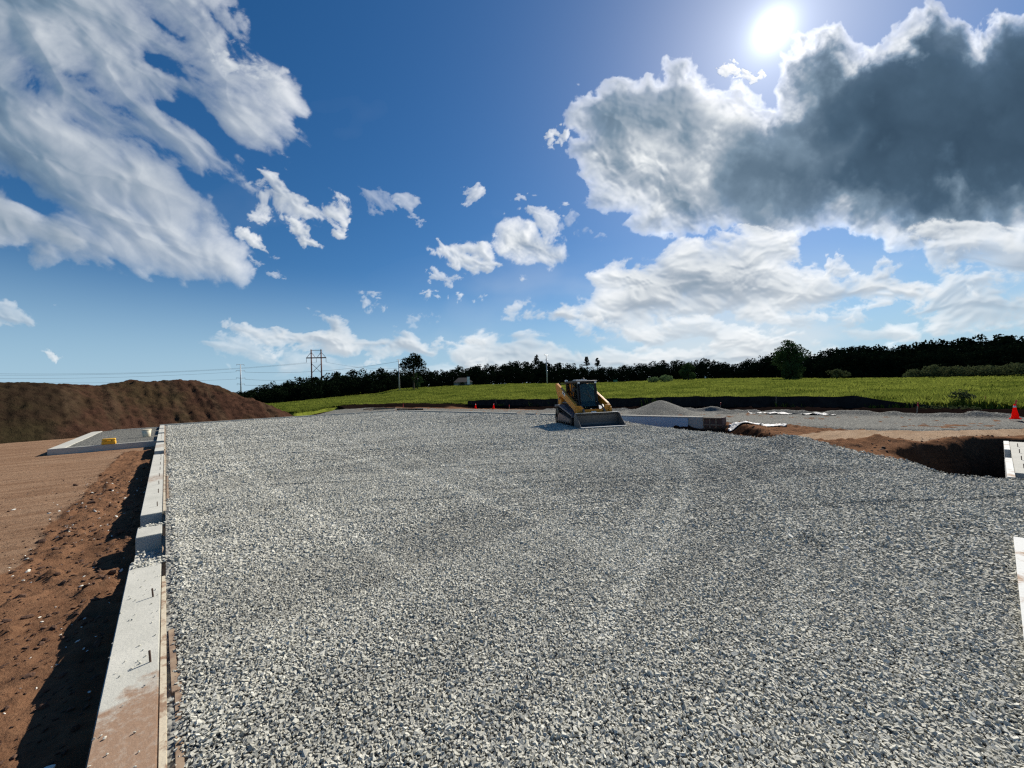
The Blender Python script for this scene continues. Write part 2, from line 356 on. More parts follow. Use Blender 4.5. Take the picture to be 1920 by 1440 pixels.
tag(npmesh('ground', V, F, M['soil'], A, smooth=True), 'red brown bare soil around the foundation with a dark pit beyond the gravel', 'ground', kind='structure')
def ground_z(x, y):
    x = np.atleast_1d(np.asarray(x, float)); y = np.atleast_1d(np.asarray(y, float)); return land(x, y)+roughness(x, y, masks(x, y))
# meadow
az = np.radians(np.arange(-35, 125, .28)); q = np.concatenate([np.linspace(-.02, .25, 60), np.linspace(.254, 1, 110), np.array([1.03, 1.08, 1.15, 1.3, 1.6, 2.2, 3.5, 6, 12])])
AZ, Q = np.meshgrid(az, q); R_ = rb(AZ)+(rm(AZ)-rb(AZ))*Q; R_ = np.where(Q < 0, rb(AZ)-1.2*(Q/-.02), R_)
X, Y = R_*np.sin(AZ), R_*np.cos(AZ); Z = land(X, Y)
Z = np.where(Q < 0, Z-.9*np.clip(-Q/.02, 0, 1), Z+.03) + .16*noise2(X, Y, 2.2, 5, 71)*(Q > 0)
Z = Z - np.clip(R_-600, 0, None)*.012
brush = sstep(.86, .93, Q+.05*noise2(X, Y, 8, 4, 3))*sstep(math.radians(50), math.radians(66), AZ)
V = np.stack([X, Y, Z], -1).reshape(-1, 3); F = gridfaces(len(q), len(az))
tag(npmesh('meadow', V, F, M['meadow'], {'brush': brush.reshape(-1)}, smooth=True), 'sunlit yellow green meadow rising gently behind the black silt fence', 'meadow', kind='structure')
# gravel pad
def wallx(y): return -.05-.0038*y
def rwx(y): return 18.42+(39.5-y)*.06
EDGE = [tuple(at(x, y, 0)[:2]) for x, y in [(1174, 790.5), (1230, 798), (1300, 807), (1350, 809), (1363, 812), (1400, 817), (1444, 822), (1480, 818.5), (1508, 820), (1546, 829), (1633, 850), (1696, 862), (1752, 881), (1797, 886), (1885, 897)]]
PAD = [(-.5, -3), (-.6, 39.45), (18.3, 39.4), (19.25, 24), (19.75, 14)] + EDGE + [(10.32, -.72), (10.32, -4), (6.62, -4), (6.58, -.52), (3, -.32), (2.9, -3)]
RUTS = []
def arc(cx, cy, r, a0, a1, w): RUTS.append((cx, cy, r, a0, a1, w))
def rut_field(x, y):
    "light compacted wheel paths, 0..1, and furrow depth"
    f = np.zeros(x.shape); g = np.zeros(x.shape)
    w = noise2(x, y, 4, 3, 91)*.6
    def line(px, k, amp):
        nonlocal f
        P = np.array([at(a, b, 0)[:2] for a, b in px]); d = np.full(x.shape, 1e9)
        for (ax, ay), (bx, by) in zip(P, P[1:]):
            ex, ey = bx-ax, by-ay; t = np.clip(((x-ax)*ex+(y-ay)*ey)/(ex*ex+ey*ey), 0, 1); d = np.minimum(d, np.hypot(x-ax-t*ex, y-ay-t*ey))
        s = .75+.25*sstep(.35, .6, fbm(x/1.2, y/1.2, 3, 13))
        f = np.maximum(f, amp*s*np.exp(-(d/k)**2))
    line([(395, 800), (420, 840), (480, 900), (600, 970), (760, 1060)], .11, .8); line([(500, 815), (640, 850), (840, 910), (1040, 985), (1180, 1050)], .12, .85); line([(600, 815), (760, 852), (960, 905), (1140, 965)], .10, .7)
    line([(1150, 812), (1230, 838), (1280, 868), (1290, 905), (1275, 950), (1240, 1010), (1190, 1090), (1120, 1190)], .12, 1.0); line([(1120, 815), (1190, 840), (1232, 868), (1242, 900), (1222, 945), (1185, 1000), (1150, 1060)], .10, .8); line([(1160, 808), (1270, 836), (1350, 866), (1420, 910), (1480, 980), (1500, 1080), (1480, 1180)], .10, .8); line([(1200, 810), (1330, 838), (1440, 880), (1540, 950), (1580, 1040)], .10, .65); line([(1380, 830), (1560, 868), (1760, 925), (1900, 990)], .12, .6)
    line([(1010, 830), (1120, 850), (1200, 880)], .15, .45); line([(480, 1180), (700, 1230), (860, 1300), (900, 1400)], .10, .3)
    line([(330, 900), (345, 1000), (360, 1150)], .12, .35)
    n = fbm(x/5+w, y/1.4, 4, 15); g = sstep(.56, .72, n)
    ang = x*.62+y*.78; n2 = fbm(ang/.33, (x*.78-y*.62)/5.0, 4, 16)
    g = np.maximum(g, .8*sstep(.60, .72, n2)*sstep(4, 8, np.hypot(x, y)))
    return f, g
def pad_z(x, y):
    f, g = rut_field(x, y)
    z = .022*noise2(x, y, 2.4, 3, 81)*2 + .03*noise2(x, y, .5, 3, 83)-g*.02-f*.006
    z = z-.05*sstep(12, 20, y)
    for hx, hy, hr, hh in [(.35, 7.6, .35, -.07), (.3, 6.3, .3, -.06)] : z = z+hh*np.exp(-((x-hx)**2+(y-hy)**2)/hr**2)
    e = at(1500, 820, 0); z = z+.10*np.exp(-((x-e[0]+.2)**2+(y-e[1]-.3)**2)/.55**2)
    return z
def pad_sheet(x, y):
    z = pad_z(x, y); sd = poly_sd(x, y, PAD); e = noise2(x, y, .7, 4, 5)*.5
    return np.where(sd < 0, z-(-sd)*1.05, z-.04*sstep(.5, 0, sd+e)), sd
xs = steps((0, 9, .05), (9, 21.6, .075)); ys = steps((-2.5, 8, .05), (8, 16, .08), (16, 39.46, .16))
X, Y = np.meshgrid(xs, ys); X = X + np.where(X < .5, (wallx(Y)+.035-X)*(1-X/.5), 0)
Z, sd = pad_sheet(X, Y); Z = Z-.008; f, g = rut_field(X, Y)
ok = (sd > -.02) | ((sd > -1.9) & (X > 9.0) & (Y < 14) & (X < rwx(Y)-.02) & (Y > -.02-.0575*X)) | ((X > 2.5) & (X < 6.7) & (Y > -.09-.0575*X)); keep = ok[:-1, :-1] & ok[1:, 1:] & ok[1:, :-1] & ok[:-1, 1:]
V = np.stack([X, Y, Z], -1).reshape(-1, 3); F = gridfaces(len(ys), len(xs), keep); V, F, A = compact(V, F, {'dust': (1.1+f).reshape(-1)})
tag(npmesh('gravel_pad', V, F, M['gravel'], A, smooth=True), 'levelled pale grey crushed stone bed filling the foundation', 'gravel pad', kind='structure')
# gravel road beyond the walls
ROAD = [(11.6, 41.4), (13.4, 49.5), (17.4, 58.0), (23, 60.0), (26.2, 48), (26.8, 36), (27.4, 25), (28.0, 17), (28.9, 12), (28.4, 6), (28.1, 1), (28.0, -3), (28.6, -9), (23.6, -9), (22.9, -1.6), (21.1, .45), (20.4, 2.5), (20.35, 3.8), (20.9, 5.6), (21.0, 8.4), (19.1, 39.9), (18.5, 40.3), (12, 40.3)]
xs = steps((11, 19, .3), (19, 29.5, .13)); ys = steps((-9, 18, .13), (18, 62, .35)); X, Y = np.meshgrid(xs, ys); sd = poly_sd(X, Y, ROAD)+noise2(X, Y, 1.3, 4, 7)*.7
Z = land(X, Y)+.055+.07*noise2(X, Y, 2.5, 4, 8)+.04*noise2(X, Y, .5, 3, 9)
az_ = np.arctan2(X, Y); dd = rb(az_)-np.hypot(X, Y)
Z = Z + .30*np.exp(-((dd-3.2)/.42)**2)*(.4+2*np.clip(noise2(X, Y, 1.5, 3, 18)+.2, 0, 1))*(Y < 30)
Z = Z-.09*sstep(.25, 0, sd)
ok = sd > -.12; keep = ok[:-1, :-1] & ok[1:, 1:] & ok[1:, :-1] & ok[:-1, 1:]
V = np.stack([X, Y, Z], -1).reshape(-1, 3); V, F, A = compact(V, gridfaces(len(ys), len(xs), keep), {'dust': (.1*sstep(.5, .7, fbm(X/2, Y/6, 3, 5))).reshape(-1)})
tag(npmesh('gravel_road', V, F, M['gravel'], A, smooth=True), 'grey gravel haul road running between the foundation and the silt fence', 'gravel road', kind='structure')
# ------------------------------------------------------------------ stones as real geometry
PHI = (1+5**.5)/2
ICO = np.array([(-1, PHI, 0), (1, PHI, 0), (-1, -PHI, 0), (1, -PHI, 0), (0, -1, PHI), (0, 1, PHI), (0, -1, -PHI), (0, 1, -PHI), (PHI, 0, -1), (PHI, 0, 1), (-PHI, 0, -1), (-PHI, 0, 1)])/math.hypot(1, PHI)
ICOF = np.array([(0, 11, 5), (0, 5, 1), (0, 1, 7), (0, 7, 10), (0, 10, 11), (1, 5, 9), (5, 11, 4), (11, 10, 2), (10, 7, 6), (7, 1, 8), (3, 9, 4), (3, 4, 2), (3, 2, 6), (3, 6, 8), (3, 8, 9), (4, 9, 5), (2, 4, 11), (6, 2, 10), (8, 6, 7), (9, 8, 1)])
OCT = np.array([(1, 0, 0), (-1, 0, 0), (0, 1, 0), (0, -1, 0), (0, 0, 1), (0, 0, -1)], float)
OCTF = np.array([(0, 2, 4), (2, 1, 4), (1, 3, 4), (3, 0, 4), (2, 0, 5), (1, 2, 5), (3, 1, 5), (0, 3, 5)])
CUB = np.array([(a, b, c) for a in (-1, 1) for b in (-1, 1) for c in (-1, 1)], float)*.68
CUBF = np.array([(0, 1, 3), (0, 3, 2), (4, 6, 7), (4, 7, 5), (0, 4, 5), (0, 5, 1), (2, 3, 7), (2, 7, 6), (0, 2, 6), (0, 6, 4), (1, 5, 7), (1, 7, 3)])
def rocks(P, size, base, faces, tilt=.42, jit=.28, flat=.62, tone=None, elong=1.5):
    n = len(P); nv = len(base)
    D = base[None]*(1+rng.uniform(-jit, jit, (n, nv, 1))) + rng.normal(0, .17 if nv == 8 else .09, (n, nv, 3))
    s = size[:, None]*np.stack([rng.uniform(1.0, elong, n), rng.uniform(.6, 1.0, n), rng.uniform(flat*.7, flat*1.35, n)], -1)
    D = D*s[:, None]
    a = rng.uniform(0, 2*math.pi, n); tx = rng.normal(0, tilt, n); ty = rng.normal(0, tilt, n)
    def R(ax, t):
        c, s_ = np.cos(t), np.sin(t); o = np.ones(n); z = np.zeros(n)
        m = {'z': [[c, -s_, z], [s_, c, z], [z, z, o]], 'x': [[o, z, z], [z, c, -s_], [z, s_, c]], 'y': [[c, z, s_], [z, o, z], [-s_, z, c]]}[ax]
        return np.array(m).transpose(2, 0, 1)
    D = np.einsum('nij,nvj->nvi', R('y', ty)@R('x', tx)@R('z', a), D)
    Vv = (P[:, None]+D).reshape(-1, 3); Ff = (faces[None]+(np.arange(n)*nv)[:, None, None]).reshape(-1, 3)
    tn = np.clip(rng.normal(.5, .2, n), 0, 1) if tone is None else tone
    return Vv, Ff, np.repeat(tn, nv)
def in_view(x, y, mar=60):
    vx = x-0; c = (x*FWD[0]+y*FWD[1]-1.7*FWD[2]); px = 960+FPX*(x*RGT[0]+y*RGT[1]-1.7*RGT[2])/np.maximum(c, .05); py = 720-FPX*(x*UPV[0]+y*UPV[1]-1.7*UPV[2])/np.maximum(c, .05)
    return (c > .3) & (px > -mar) & (px < 1920+mar) & (py < 1440+mar*2)
def scatter(r0, r1, sp, size, base, faces, soft=0.0):
    x = np.arange(-.1, min(r1, 21), sp); y = np.arange(-2.2, r1, sp); X, Y = np.meshgrid(x, y); X = X.ravel()+rng.uniform(-.5, .5, X.size)*sp*1.3; Y = Y.ravel()+rng.uniform(-.5, .5, Y.size)*sp*1.3
    r = np.hypot(X, Y); k = (r >= r0-soft*rng.random(len(r))) & (r < r1-soft*rng.random(len(r))) & (Y < 39.3); X, Y = X[k], Y[k]
    k = in_view(X, Y); X, Y = X[k], Y[k]
    sd = poly_sd(X, Y, PAD); k = (sd > .012) | ((sd > -.8) & (X > 9) & (Y < 13) & (X < 19.6)); X, Y, sd = X[k], Y[k], sd[k]
    k = (Y > -.07-.0575*X-.03*rng.random(len(X))) | (X > 6.6); X, Y = X[k], Y[k]
    k = X > wallx(Y)+.045+.10*rng.random(len(X))**.7; X, Y = X[k], Y[k]
    Z, sd = pad_sheet(X, Y); f, g = rut_field(X, Y)
    sz = size*rng.lognormal(0, .24, len(X)); sz = np.clip(sz, size*.55, size*2.0)
    Z = Z + rng.uniform(-.003, .007, len(X)) + (sz-size)*.35
    tone = np.clip(rng.normal(.47, .145, len(X))+f*.27-g*.17+.22*noise2(X, Y, 3.5, 5, 99)-.16*sstep(1.5, 7, X)*sstep(8, 3, Y), 0, 1)  # furrow shade and the darker backlit near right are painted into tone
    return rocks(np.stack([X, Y, Z], -1), sz, base, faces, tone=tone)
parts = [scatter(0, 5.0, .0126, .0087, CUB, CUBF, .3), scatter(5.0, 11.5, .0190, .0120, CUB, CUBF, .8), scatter(11.5, 21, .040, .023, OCT, OCTF, 2.5), scatter(20.5, 47, .075, .034, OCT, OCTF, 3.0)]
def joinparts(parts):
    off = 0; Vs, Fs, Ts = [], [], []
    for v, f_, t_ in parts: Vs.append(v); Fs.append(f_+off); Ts.append(t_); off += len(v)
    return np.concatenate(Vs), np.concatenate(Fs), np.concatenate(Ts)
V, F, T = joinparts(parts); print('stones tris', len(F))
tag(npmesh('gravel', V, F, M['stone'], {'tone': T}), 'loose crushed stone covering the pad in grey and cream chips', 'gravel', kind='stuff')
del V, F, T, parts
# clods and pebbles on the soil to the left and in the pit
def soil_bits():
    out = []
    n = 5200; x = rng.uniform(-3.2, -.42, n); y = rng.uniform(1.2, 16, n)**1.0; k = (x > -1.5+.12*rng.normal(size=n)) | (rng.random(n) < .05); x, y = x[k], y[k]
    s = np.clip(rng.lognormal(math.log(.011), .55, len(x)), .004, .05); out.append(rocks(np.stack([x, y, ground_z(x, y)+s*.2], -1), s, ICO, ICOF, tone=np.clip(rng.normal(.25, .15, len(x)), 0, 1)))
    n = 2600; x = rng.uniform(9.8, 21.5, n); y = rng.uniform(-2.5, 7.5, n); k = ((poly_sd(x, y, PIT) > -.5) | (poly_sd(x, y, TRENCH) > -.6)) & (poly_sd(x, y, PAD) < -.05) & (y > -.5-.0575*x+.2); x, y = x[k], y[k]
    s = np.clip(rng.lognormal(math.log(.014), .5, len(x)), .006, .05); out.append(rocks(np.stack([x, y, ground_z(x, y)+s*.2], -1), s, ICO, ICOF, tone=np.clip(rng.normal(.2, .15, len(x)), 0, 1)))
    return joinparts(out)
V, F, T = soil_bits()
t = NT('soil_clod'); c = t.mix(t.attr('tone'), (.055, .028, .018), (.17, .098, .062)); M['clod'] = t.bsdf(c, .95, bump=t.noise(t.pos(), 60, 5), bdist=.01)
tag(npmesh('soil_clods', V, F, M['clod'], {'tone': T}), 'crumbly red brown clods strewn over the backfill beside the left wall', 'soil clods', kind='stuff')
n = 420; x = rng.uniform(-2.6, -.4, n); y = rng.uniform(1.5, 15, n); k = (x > -1.6) | (rng.random(n) < .15); x, y = x[k], y[k]; s = np.clip(rng.lognormal(math.log(.010), .5, len(x)), .005, .035)
V, F, T = rocks(np.stack([x, y, ground_z(x, y)+s*.3], -1), s, ICO, ICOF, tone=np.clip(rng.normal(.85, .1, len(x)), 0, 1), flat=.4)
x = np.concatenate([wallx(6.3)+.15-.38*rng.random(300), wallx(7.8)+.15-.38*rng.random(260), wallx(4.5)-.25*rng.random(60)]); y = np.concatenate([5.60+1.15*rng.random(300)**1.2, 7.32+.8*rng.random(260), rng.uniform(2.2, 5.8, 60)])
zz = np.where((y > 5.82) & (y < 6.82) | (y > 7.42) & (y < 8.12), -.19+.05*rng.random(len(y)), .004); s = rng.uniform(.009, .017, len(x)); s[-60:] *= .45
V2, F2, T2 = rocks(np.stack([x, y, zz+s*.4], -1), s, ICO, ICOF)
V, F, T = joinparts([(V, F, T), (V2, F2, T2)])
tag(npmesh('pebbles', V, F, M['stone'], {'tone': T}), 'pale pebbles scattered over the soil and spilled onto the left wall top', 'pebbles', kind='stuff')
# ------------------------------------------------------------------ earth mound and gravel pile
xs = steps((-60, -14, .6), (-14, 12, .12)); ys = steps((33, 48, .12), (48, 59, .5)); X, Y = np.meshgrid(xs, ys); sd = poly_sd(X, Y, MOUND)
azs = np.arctan2(X, Y); _r = [(-200, 720), (0, 718), (60, 717), (130, 720), (190, 722), (215, 717), (240, 711), (290, 707), (345, 705), (378, 707), (405, 713), (440, 730), (600, 760)]
ra = [math.atan2(*(ray(a, b)[:2])) for a, b in _r]; rt_ = [ray(a, b)[2]/math.hypot(*ray(a, b)[:2]) for a, b in _r]
H = 1.7+np.interp(azs, ra, rt_)*np.hypot(X, Y)+.36
k = .52
h0 = sd*.60+.7*noise2(X, Y, 5, 3, 3)*np.clip(sd/3, 0, 1); Hc = np.minimum(H, 4.7)
hh = -np.log(np.exp(-h0/k)+np.exp(-Hc/k))*k
hh = np.where(sd > 0, np.clip(hh, 0, None), 0)
fur = fbm((X+.35*Y)/.55, (Y-.3*X)/6, 4, 6)-.5; amp = sstep(0, 1.0, sd)*sstep(11, 5, sd)
Z = -.37+hh+amp*(fur*.07+.42*noise2(X, Y, 1.1, 6, 8)+.15*(fbm((X+.2*Y)/.28, (Y-.3*X)/7, 3, 9)-.5))+.34*noise2(X, Y, .42, 5, 12)*sstep(0, .5, sd)
Z = np.where(sd < 0, -.6, Z); ok = sd > -.35; keep = ok[:-1, :-1] | ok[1:, 1:]
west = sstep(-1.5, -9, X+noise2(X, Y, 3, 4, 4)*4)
V, F, A = compact(np.stack([X, Y, Z], -1).reshape(-1, 3), gridfaces(len(ys), len(xs), keep), {'west': west.reshape(-1), 'streak': sstep(.52, .72, fbm((X+.2*Y)/.5, (Y-.3*X)/9, 4, 19)).reshape(-1)})
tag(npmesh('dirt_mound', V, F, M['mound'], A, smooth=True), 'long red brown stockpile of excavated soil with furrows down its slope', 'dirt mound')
pc = (26.7, 13.75); a = np.linspace(0, 2*math.pi, 97); rr = np.linspace(0, 1, 40); A_, R2 = np.meshgrid(a, rr)
rx = 3.1+.35*np.sin(A_*2+.5)+.3*noise2(np.cos(A_)*2, np.sin(A_)*2, .8, 3, 1); X = pc[0]+R2*rx*np.cos(A_)*.85; Y = pc[1]+R2*rx*np.sin(A_)
ht = 1.04*(1-np.minimum(1, np.hypot(R2, .10)**1.0)*1.0)**1.08; Z = -.34+ht*1.08+.07*noise2(X, Y, .5, 4, 2)*R2
V = np.stack([X, Y, Z], -1).reshape(-1, 3)
tag(npmesh('gravel_pile', V, gridfaces(40, 97), M['gravel'], {'dust': np.full(len(V), -.3)}, smooth=True), 'low cone shaped heap of grey gravel behind the track loader', 'gravel pile')
sp = at(1363, 777, -.3); X = sp[0]+R2*.75*np.cos(A_); Y = sp[1]+R2*.9*np.sin(A_); Z = -.33+.30*(1-R2)**.8+.05*noise2(X, Y, .3, 3, 2)
V = np.stack([X, Y, Z], -1).reshape(-1, 3)
tag(npmesh('gravel_heap', V, gridfaces(40, 97), M['gravel'], {'dust': np.full(len(V), -.3)}, smooth=True), 'small dark gravel heap at the foot of the leaning stake near the silt fence', 'gravel heap')
# ------------------------------------------------------------------ foundation walls
def skewbox(mb, x0, x1, y0, y1, z0, z1, fx, bev=.008):
    "a box along Y whose x offset follows fx(y)"
    a0, a1 = fx(y0), fx(y1); bm = mb.bm
    c = [(x0+a0, y0), (x1+a0, y0), (x1+a1, y1), (x0+a1, y1)]
    vb = [bm.verts.new((*p, z0)) for p in c]; vt = [bm.verts.new((*p, z1)) for p in c]
    fs = [bm.faces.new(vb[::-1]), bm.faces.new(vt)]+[bm.faces.new((vb[i], vb[(i+1) % 4], vt[(i+1) % 4], vt[i])) for i in range(4)]
    if bev: bmesh.ops.bevel(bm, geom=list({e for e in vt for e in e.link_edges}), offset=bev, segments=2, affect='EDGES')
lw = empty('foundation_wall', (-.2, 2, -.6)); tag(lw, 'long pale concrete foundation wall on the left with notches and anchor bolts', 'wall')
T0 = Matrix.Translation((.2, -2, .6))
mb = MB(); skewbox(mb, -.25, 0, -4, 39.2, -1.1, -.2, wallx, 0)
SEG = [(-4, 5.80), (6.86, 7.40), (8.16, 17.3), (18.55, 22.35), (23.3, 28.7), (29.8, 34.2), (34.95, 39.2)]
for a, b in SEG: skewbox(mb, -.25, 0, a, b, -.2, .0, wallx, .006)
mb.build('wall_body', M['concrete'], lw, M=T0)
bolts = [(282, 1241, .075), (287, 1119, .06)]+[(295, 949, .08), (297, 924, .08), (298, 908, .08), (299, 893, .07), (300, 881, .07), (301, 871, .07), (301.5, 862, .07), (302, 855.6, .07)]
bolt0 = None
for i, (a, b, h) in enumerate(bolts):
    p = at(a, b, 0)
    if bolt0 is None:
        m_ = MB(); m_.tube([(0, 0, -.05), (0, 0, .075)], .006, 8); bolt0 = m_.build('anchor_bolt', M['steel_rust'], lw); o = bolt0
    else: o = bolt0.copy(); COL.objects.link(o); o.parent = lw
    o.location = (p[0]+.2, p[1]-2, .6); o.rotation_euler = (random.uniform(-.08, .08), random.uniform(-.08, .08), 0)
for y in (24.6, 26.2, 27.8, 31, 33):
    o = bolt0.copy(); COL.objects.link(o); o.parent = lw; o.location = (wallx(y)-.10+.2, y-2, .6)
for a, b, z in [(-3.5, 5.2, -.012), (8.20, 16.9, .004), (19, 22.2, .0)]:
    mb = MB(); skewbox(mb, .003, .036, a, b, -.5, z, wallx, .003); mb.build('foam_strip', M['foam_cream'], lw, M=T0)
mb = MB(); skewbox(mb, .004, .045, -3.6, 39.2, -.6, -.045, wallx, 0); mb.build('joint_filler', M['board'], lw, M=T0)
# formwork boards left along the inside of the wall
bg = None
for i, (a, b, dx, z, r, lab) in enumerate([(1.2, 3.3, .05, -.02, .01, 'dirty wooden form board edge nearest the camera beside the wall'), (3.1, 3.95, .055, -.012, -.012, 'short brown form board between the gravel and the wall, second from the camera'), (9.0, 12.2, .045, .004, .003, 'long pale form board along the wall beyond the notches')]):
    mb = MB(); skewbox(mb, dx, dx+.035, a, b, -.35, z, lambda y, r=r, a=a: wallx(y)+r*(y-a), .003)
    tag(mb.build('form_board', M['board'], None), lab, 'board', 'form boards along the left wall')
# far wall
fw = MB(); fw.prism([(-.30, -.9), (-.30, .05), (-.02, .05), (-.02, -.9)], 0, 1, 'x')
def hwall(name, A, B, th, z0, z1, mat, parent=None, bev=.006, M_=None):
    "straight wall from A to B (inner face line), thickness to the left of A->B"
    A = np.array(A, float); B = np.array(B, float); d = (B-A)/np.linalg.norm(B-A); n = np.array([-d[1], d[0]])*th
    mb = MB(); bm = mb.bm; c = [A, B, B+n, A+n]
    vb = [bm.verts.new((*p, z0)) for p in c]; vt = [bm.verts.new((*p, z1)) for p in c]
    bm.faces.new(vb[::-1]); bm.faces.new(vt)
    for i in range(4): bm.faces.new((vb[i], vb[(i+1) % 4], vt[(i+1) % 4], vt[i]))
    if bev: bmesh.ops.bevel(bm, geom=list({e for e in vt for e in e.link_edges}), offset=bev, segments=2, affect='EDGES')
    return mb.build(name, mat, parent, M=M_)
fw.bm.free()
tag(hwall('foundation_wall', (-.46, 39.25), (18.2, 39.45), .28, -.9, .045, M['kerb']), 'far concrete foundation wall seen as a thin line before the dirt mound', 'wall')
# right wall
rw = empty('foundation_wall', (19.5, 25, -.6)); tag(rw, 'concrete foundation wall along the right with blue insulation on its inner face', 'wall'); TR = Matrix.Translation((-19.5, -25, .6))
YB = [float(at(x, 783, 0)[1]) for x in (1300, 1320)]
yblue0, yblue1 = 13.6, 8.95
hwall('wall_footing', (rwx(39.2), 39.2), (rwx(8.2), 8.2), -.26 if False else .25, -1.6, -.16, M['kerb'], rw, 0, TR)
for a, b in [(39.2, 21.6), (20.5, 19.7), (19.1, 8.25)]:
    hwall('wall_top', (rwx(a), a), (rwx(b), b), .25, -.158, .05, M['kerb'], rw, .006, TR)
hwall('insulation_panel', (rwx(yblue0)-.06, yblue0), (rwx(yblue1)-.06, yblue1), .055, -1.2, -.03, M['foam_blue'], rw, .003, TR)
# wooden form panel at the end of the blue wall
fy0, fy1 = 8.22, 7.3; fp = empty('concrete_form', (rwx(8)-.05, 7.8, -.7)); tag(fp, 'brown plywood form panel with ribs closing the end of the blue insulated wall', 'form panel'); TF = Matrix.Translation((-(rwx(8)-.05), -7.8, .7))
hwall('panel_sheet', (rwx(fy0)+.05, fy0), (rwx(fy1)+.05, fy1), .03, -1.0, .02, M['ply'], fp, .002, TF)
for k, (z0, z1) in enumerate([(-.03, .03), (-.36, -.30), (-.78, -.70)]): hwall('rail', (rwx(fy0)-.02, fy0), (rwx(fy1)-.02, fy1), .065, z0, z1, M['board'], fp, .003, TF)
for k in range(4):
    y = fy0-(fy0-fy1-.05)*k/3; hwall('rib', (rwx(y)-.005, y), (rwx(y)-.005, y-.05), .05, -.70, -.36, M['board'], fp, .002, TF); hwall('rib', (rwx(y)-.005, y), (rwx(y)-.005, y-.05), .05, -.30, -.03, M['board'], fp, .002, TF)
hwall('end_board', (rwx(fy1)-.06, fy1-.005), (rwx(fy1)-.06+.42, fy1-.03), .05, -1.1, .05, M['ply'], fp, .003, TF)
# front wall, running off to the right beside the pit
fr = empty('foundation_wall', (8, -.6, -.6)); tag(fr, 'front concrete foundation wall at the right edge faced with white foam', 'wall'); TQ = Matrix.Translation((-8, .6, .6))
def fy(x): return -.05-.0575*x
hwall('wall_footing', (15.9, fy(15.9)-.29), (3, fy(3)-.29), -.205, -2.2, -.2, M['kerb'], fr, 0, TQ)
for a, b in [(6.35, 3), (15.9, 10.9)]: hwall('wall_top', (a, fy(a)-.09), (b, fy(b)-.09), .25, -.198, .0, M['kerb'], fr, .006, TQ)
for a, b, z in [(6.56, 3, .012), (12.7, 10.33, .012), (14.2, 12.7, -.22), (16.0, 14.2, .0)]: hwall('foam_strip', (a, fy(a)-.0), (b, fy(b)-.0), .085, -1.9 if a > 7 else -.4, z, M['foam_white'], fr, .003, TQ)
for x in (11.5, 12.6, 13.7, 14.8):
    o = bolt0.copy(); COL.objects.link(o); o.parent = fr; o.location = (x-8, fy(x)-.2+.6, .6); o.scale = (1.1, 1.1, 1.1)
# the slab form at the left of the wall
pf = empty('stoop_frame', (-2.2, 25, -.5)); tag(pf, 'low pale concrete frame beyond the left wall enclosing a gravel bed', 'concrete frame'); TP = Matrix.Translation((2.2, -25, .5))
ZP = -.10
hwall('near_kerb', (-.42, 25.0), (-3.78, 25.05), -.20, -.8, ZP, M['kerb'], pf, .006, TP)
hwall('side_kerb', (-3.78, 25.25), (-3.78, 38.9), -.45, -.8, ZP-.002, M['kerb'], pf, .006, TP)
hwall('back_kerb', (-3.33, 38.9), (-.5, 38.9), -.22, -.8, ZP, M['kerb'], pf, .006, TP)
xs = np.linspace(-3.34, -.42, 60); ys = np.linspace(25.22, 38.70, 150); X, Y = np.meshgrid(xs, ys); Z = ZP-.035+.03*noise2(X, Y, .6, 4, 6)+.03*noise2(X, Y, 2, 3, 7)
V = np.stack([X, Y, Z], -1).reshape(-1, 3)
tag(npmesh('gravel_bed', V, gridfaces(150, 60), M['gravel'], {'dust': np.zeros(len(V))}, smooth=True), 'grey gravel filling the small concrete frame by the mound', 'gravel bed', kind='structure')
# yellow case on the kerb
p = at(201, 835.5, ZP); yc = empty('plastic_case', (p[0], 25.14, ZP), -.1); yc.scale = (.74, .74, .8); tag(yc, 'yellow moulded plastic case standing on the near kerb of the frame', 'case')
MB().box(-.31, .31, -.15, .10, .0, .20, .05).build('case_body', M['plastic_yellow'], yc, True); MB().box(-.30, .30, -.145, .095, .205, .33, .05).build('case_lid', M['plastic_yellow'], yc, True)
mb = MB(); mb.tube([(-.09, -.16, .2), (-.08, -.20, .2), (.08, -.20, .2), (.09, -.16, .2)], .014); mb.build('handle', M['plastic_yellow'], yc, True)
for sx in (-.19, .19): MB().box(sx-.03, sx+.03, -.165, -.14, .15, .25, .006).build('latch', M['plastic_yellow'], yc)
bk = empty('bucket', (-.86, 28.6, ZP)); tag(bk, 'cream plastic bucket set against the outside of the left wall', 'bucket')
MB().lathe([(.15, 0), (.155, .01), (.19, .36), (.185, .362), (.145, .02)], n=28).build('pail', M['cream'], bk, True); MB().lathe([(.20, .352), (.205, .36), (.205, .385), (.195, .395), (.0001, .395)], n=28).build('lid', M['cream'], bk, True)
mb = MB(); mb.tube([(math.cos(a)*.19, -.02, .30-math.sin(a)*.12) for a in np.linspace(0, math.pi, 12)], .004, 6); mb.build('handle', M['galv'], bk)
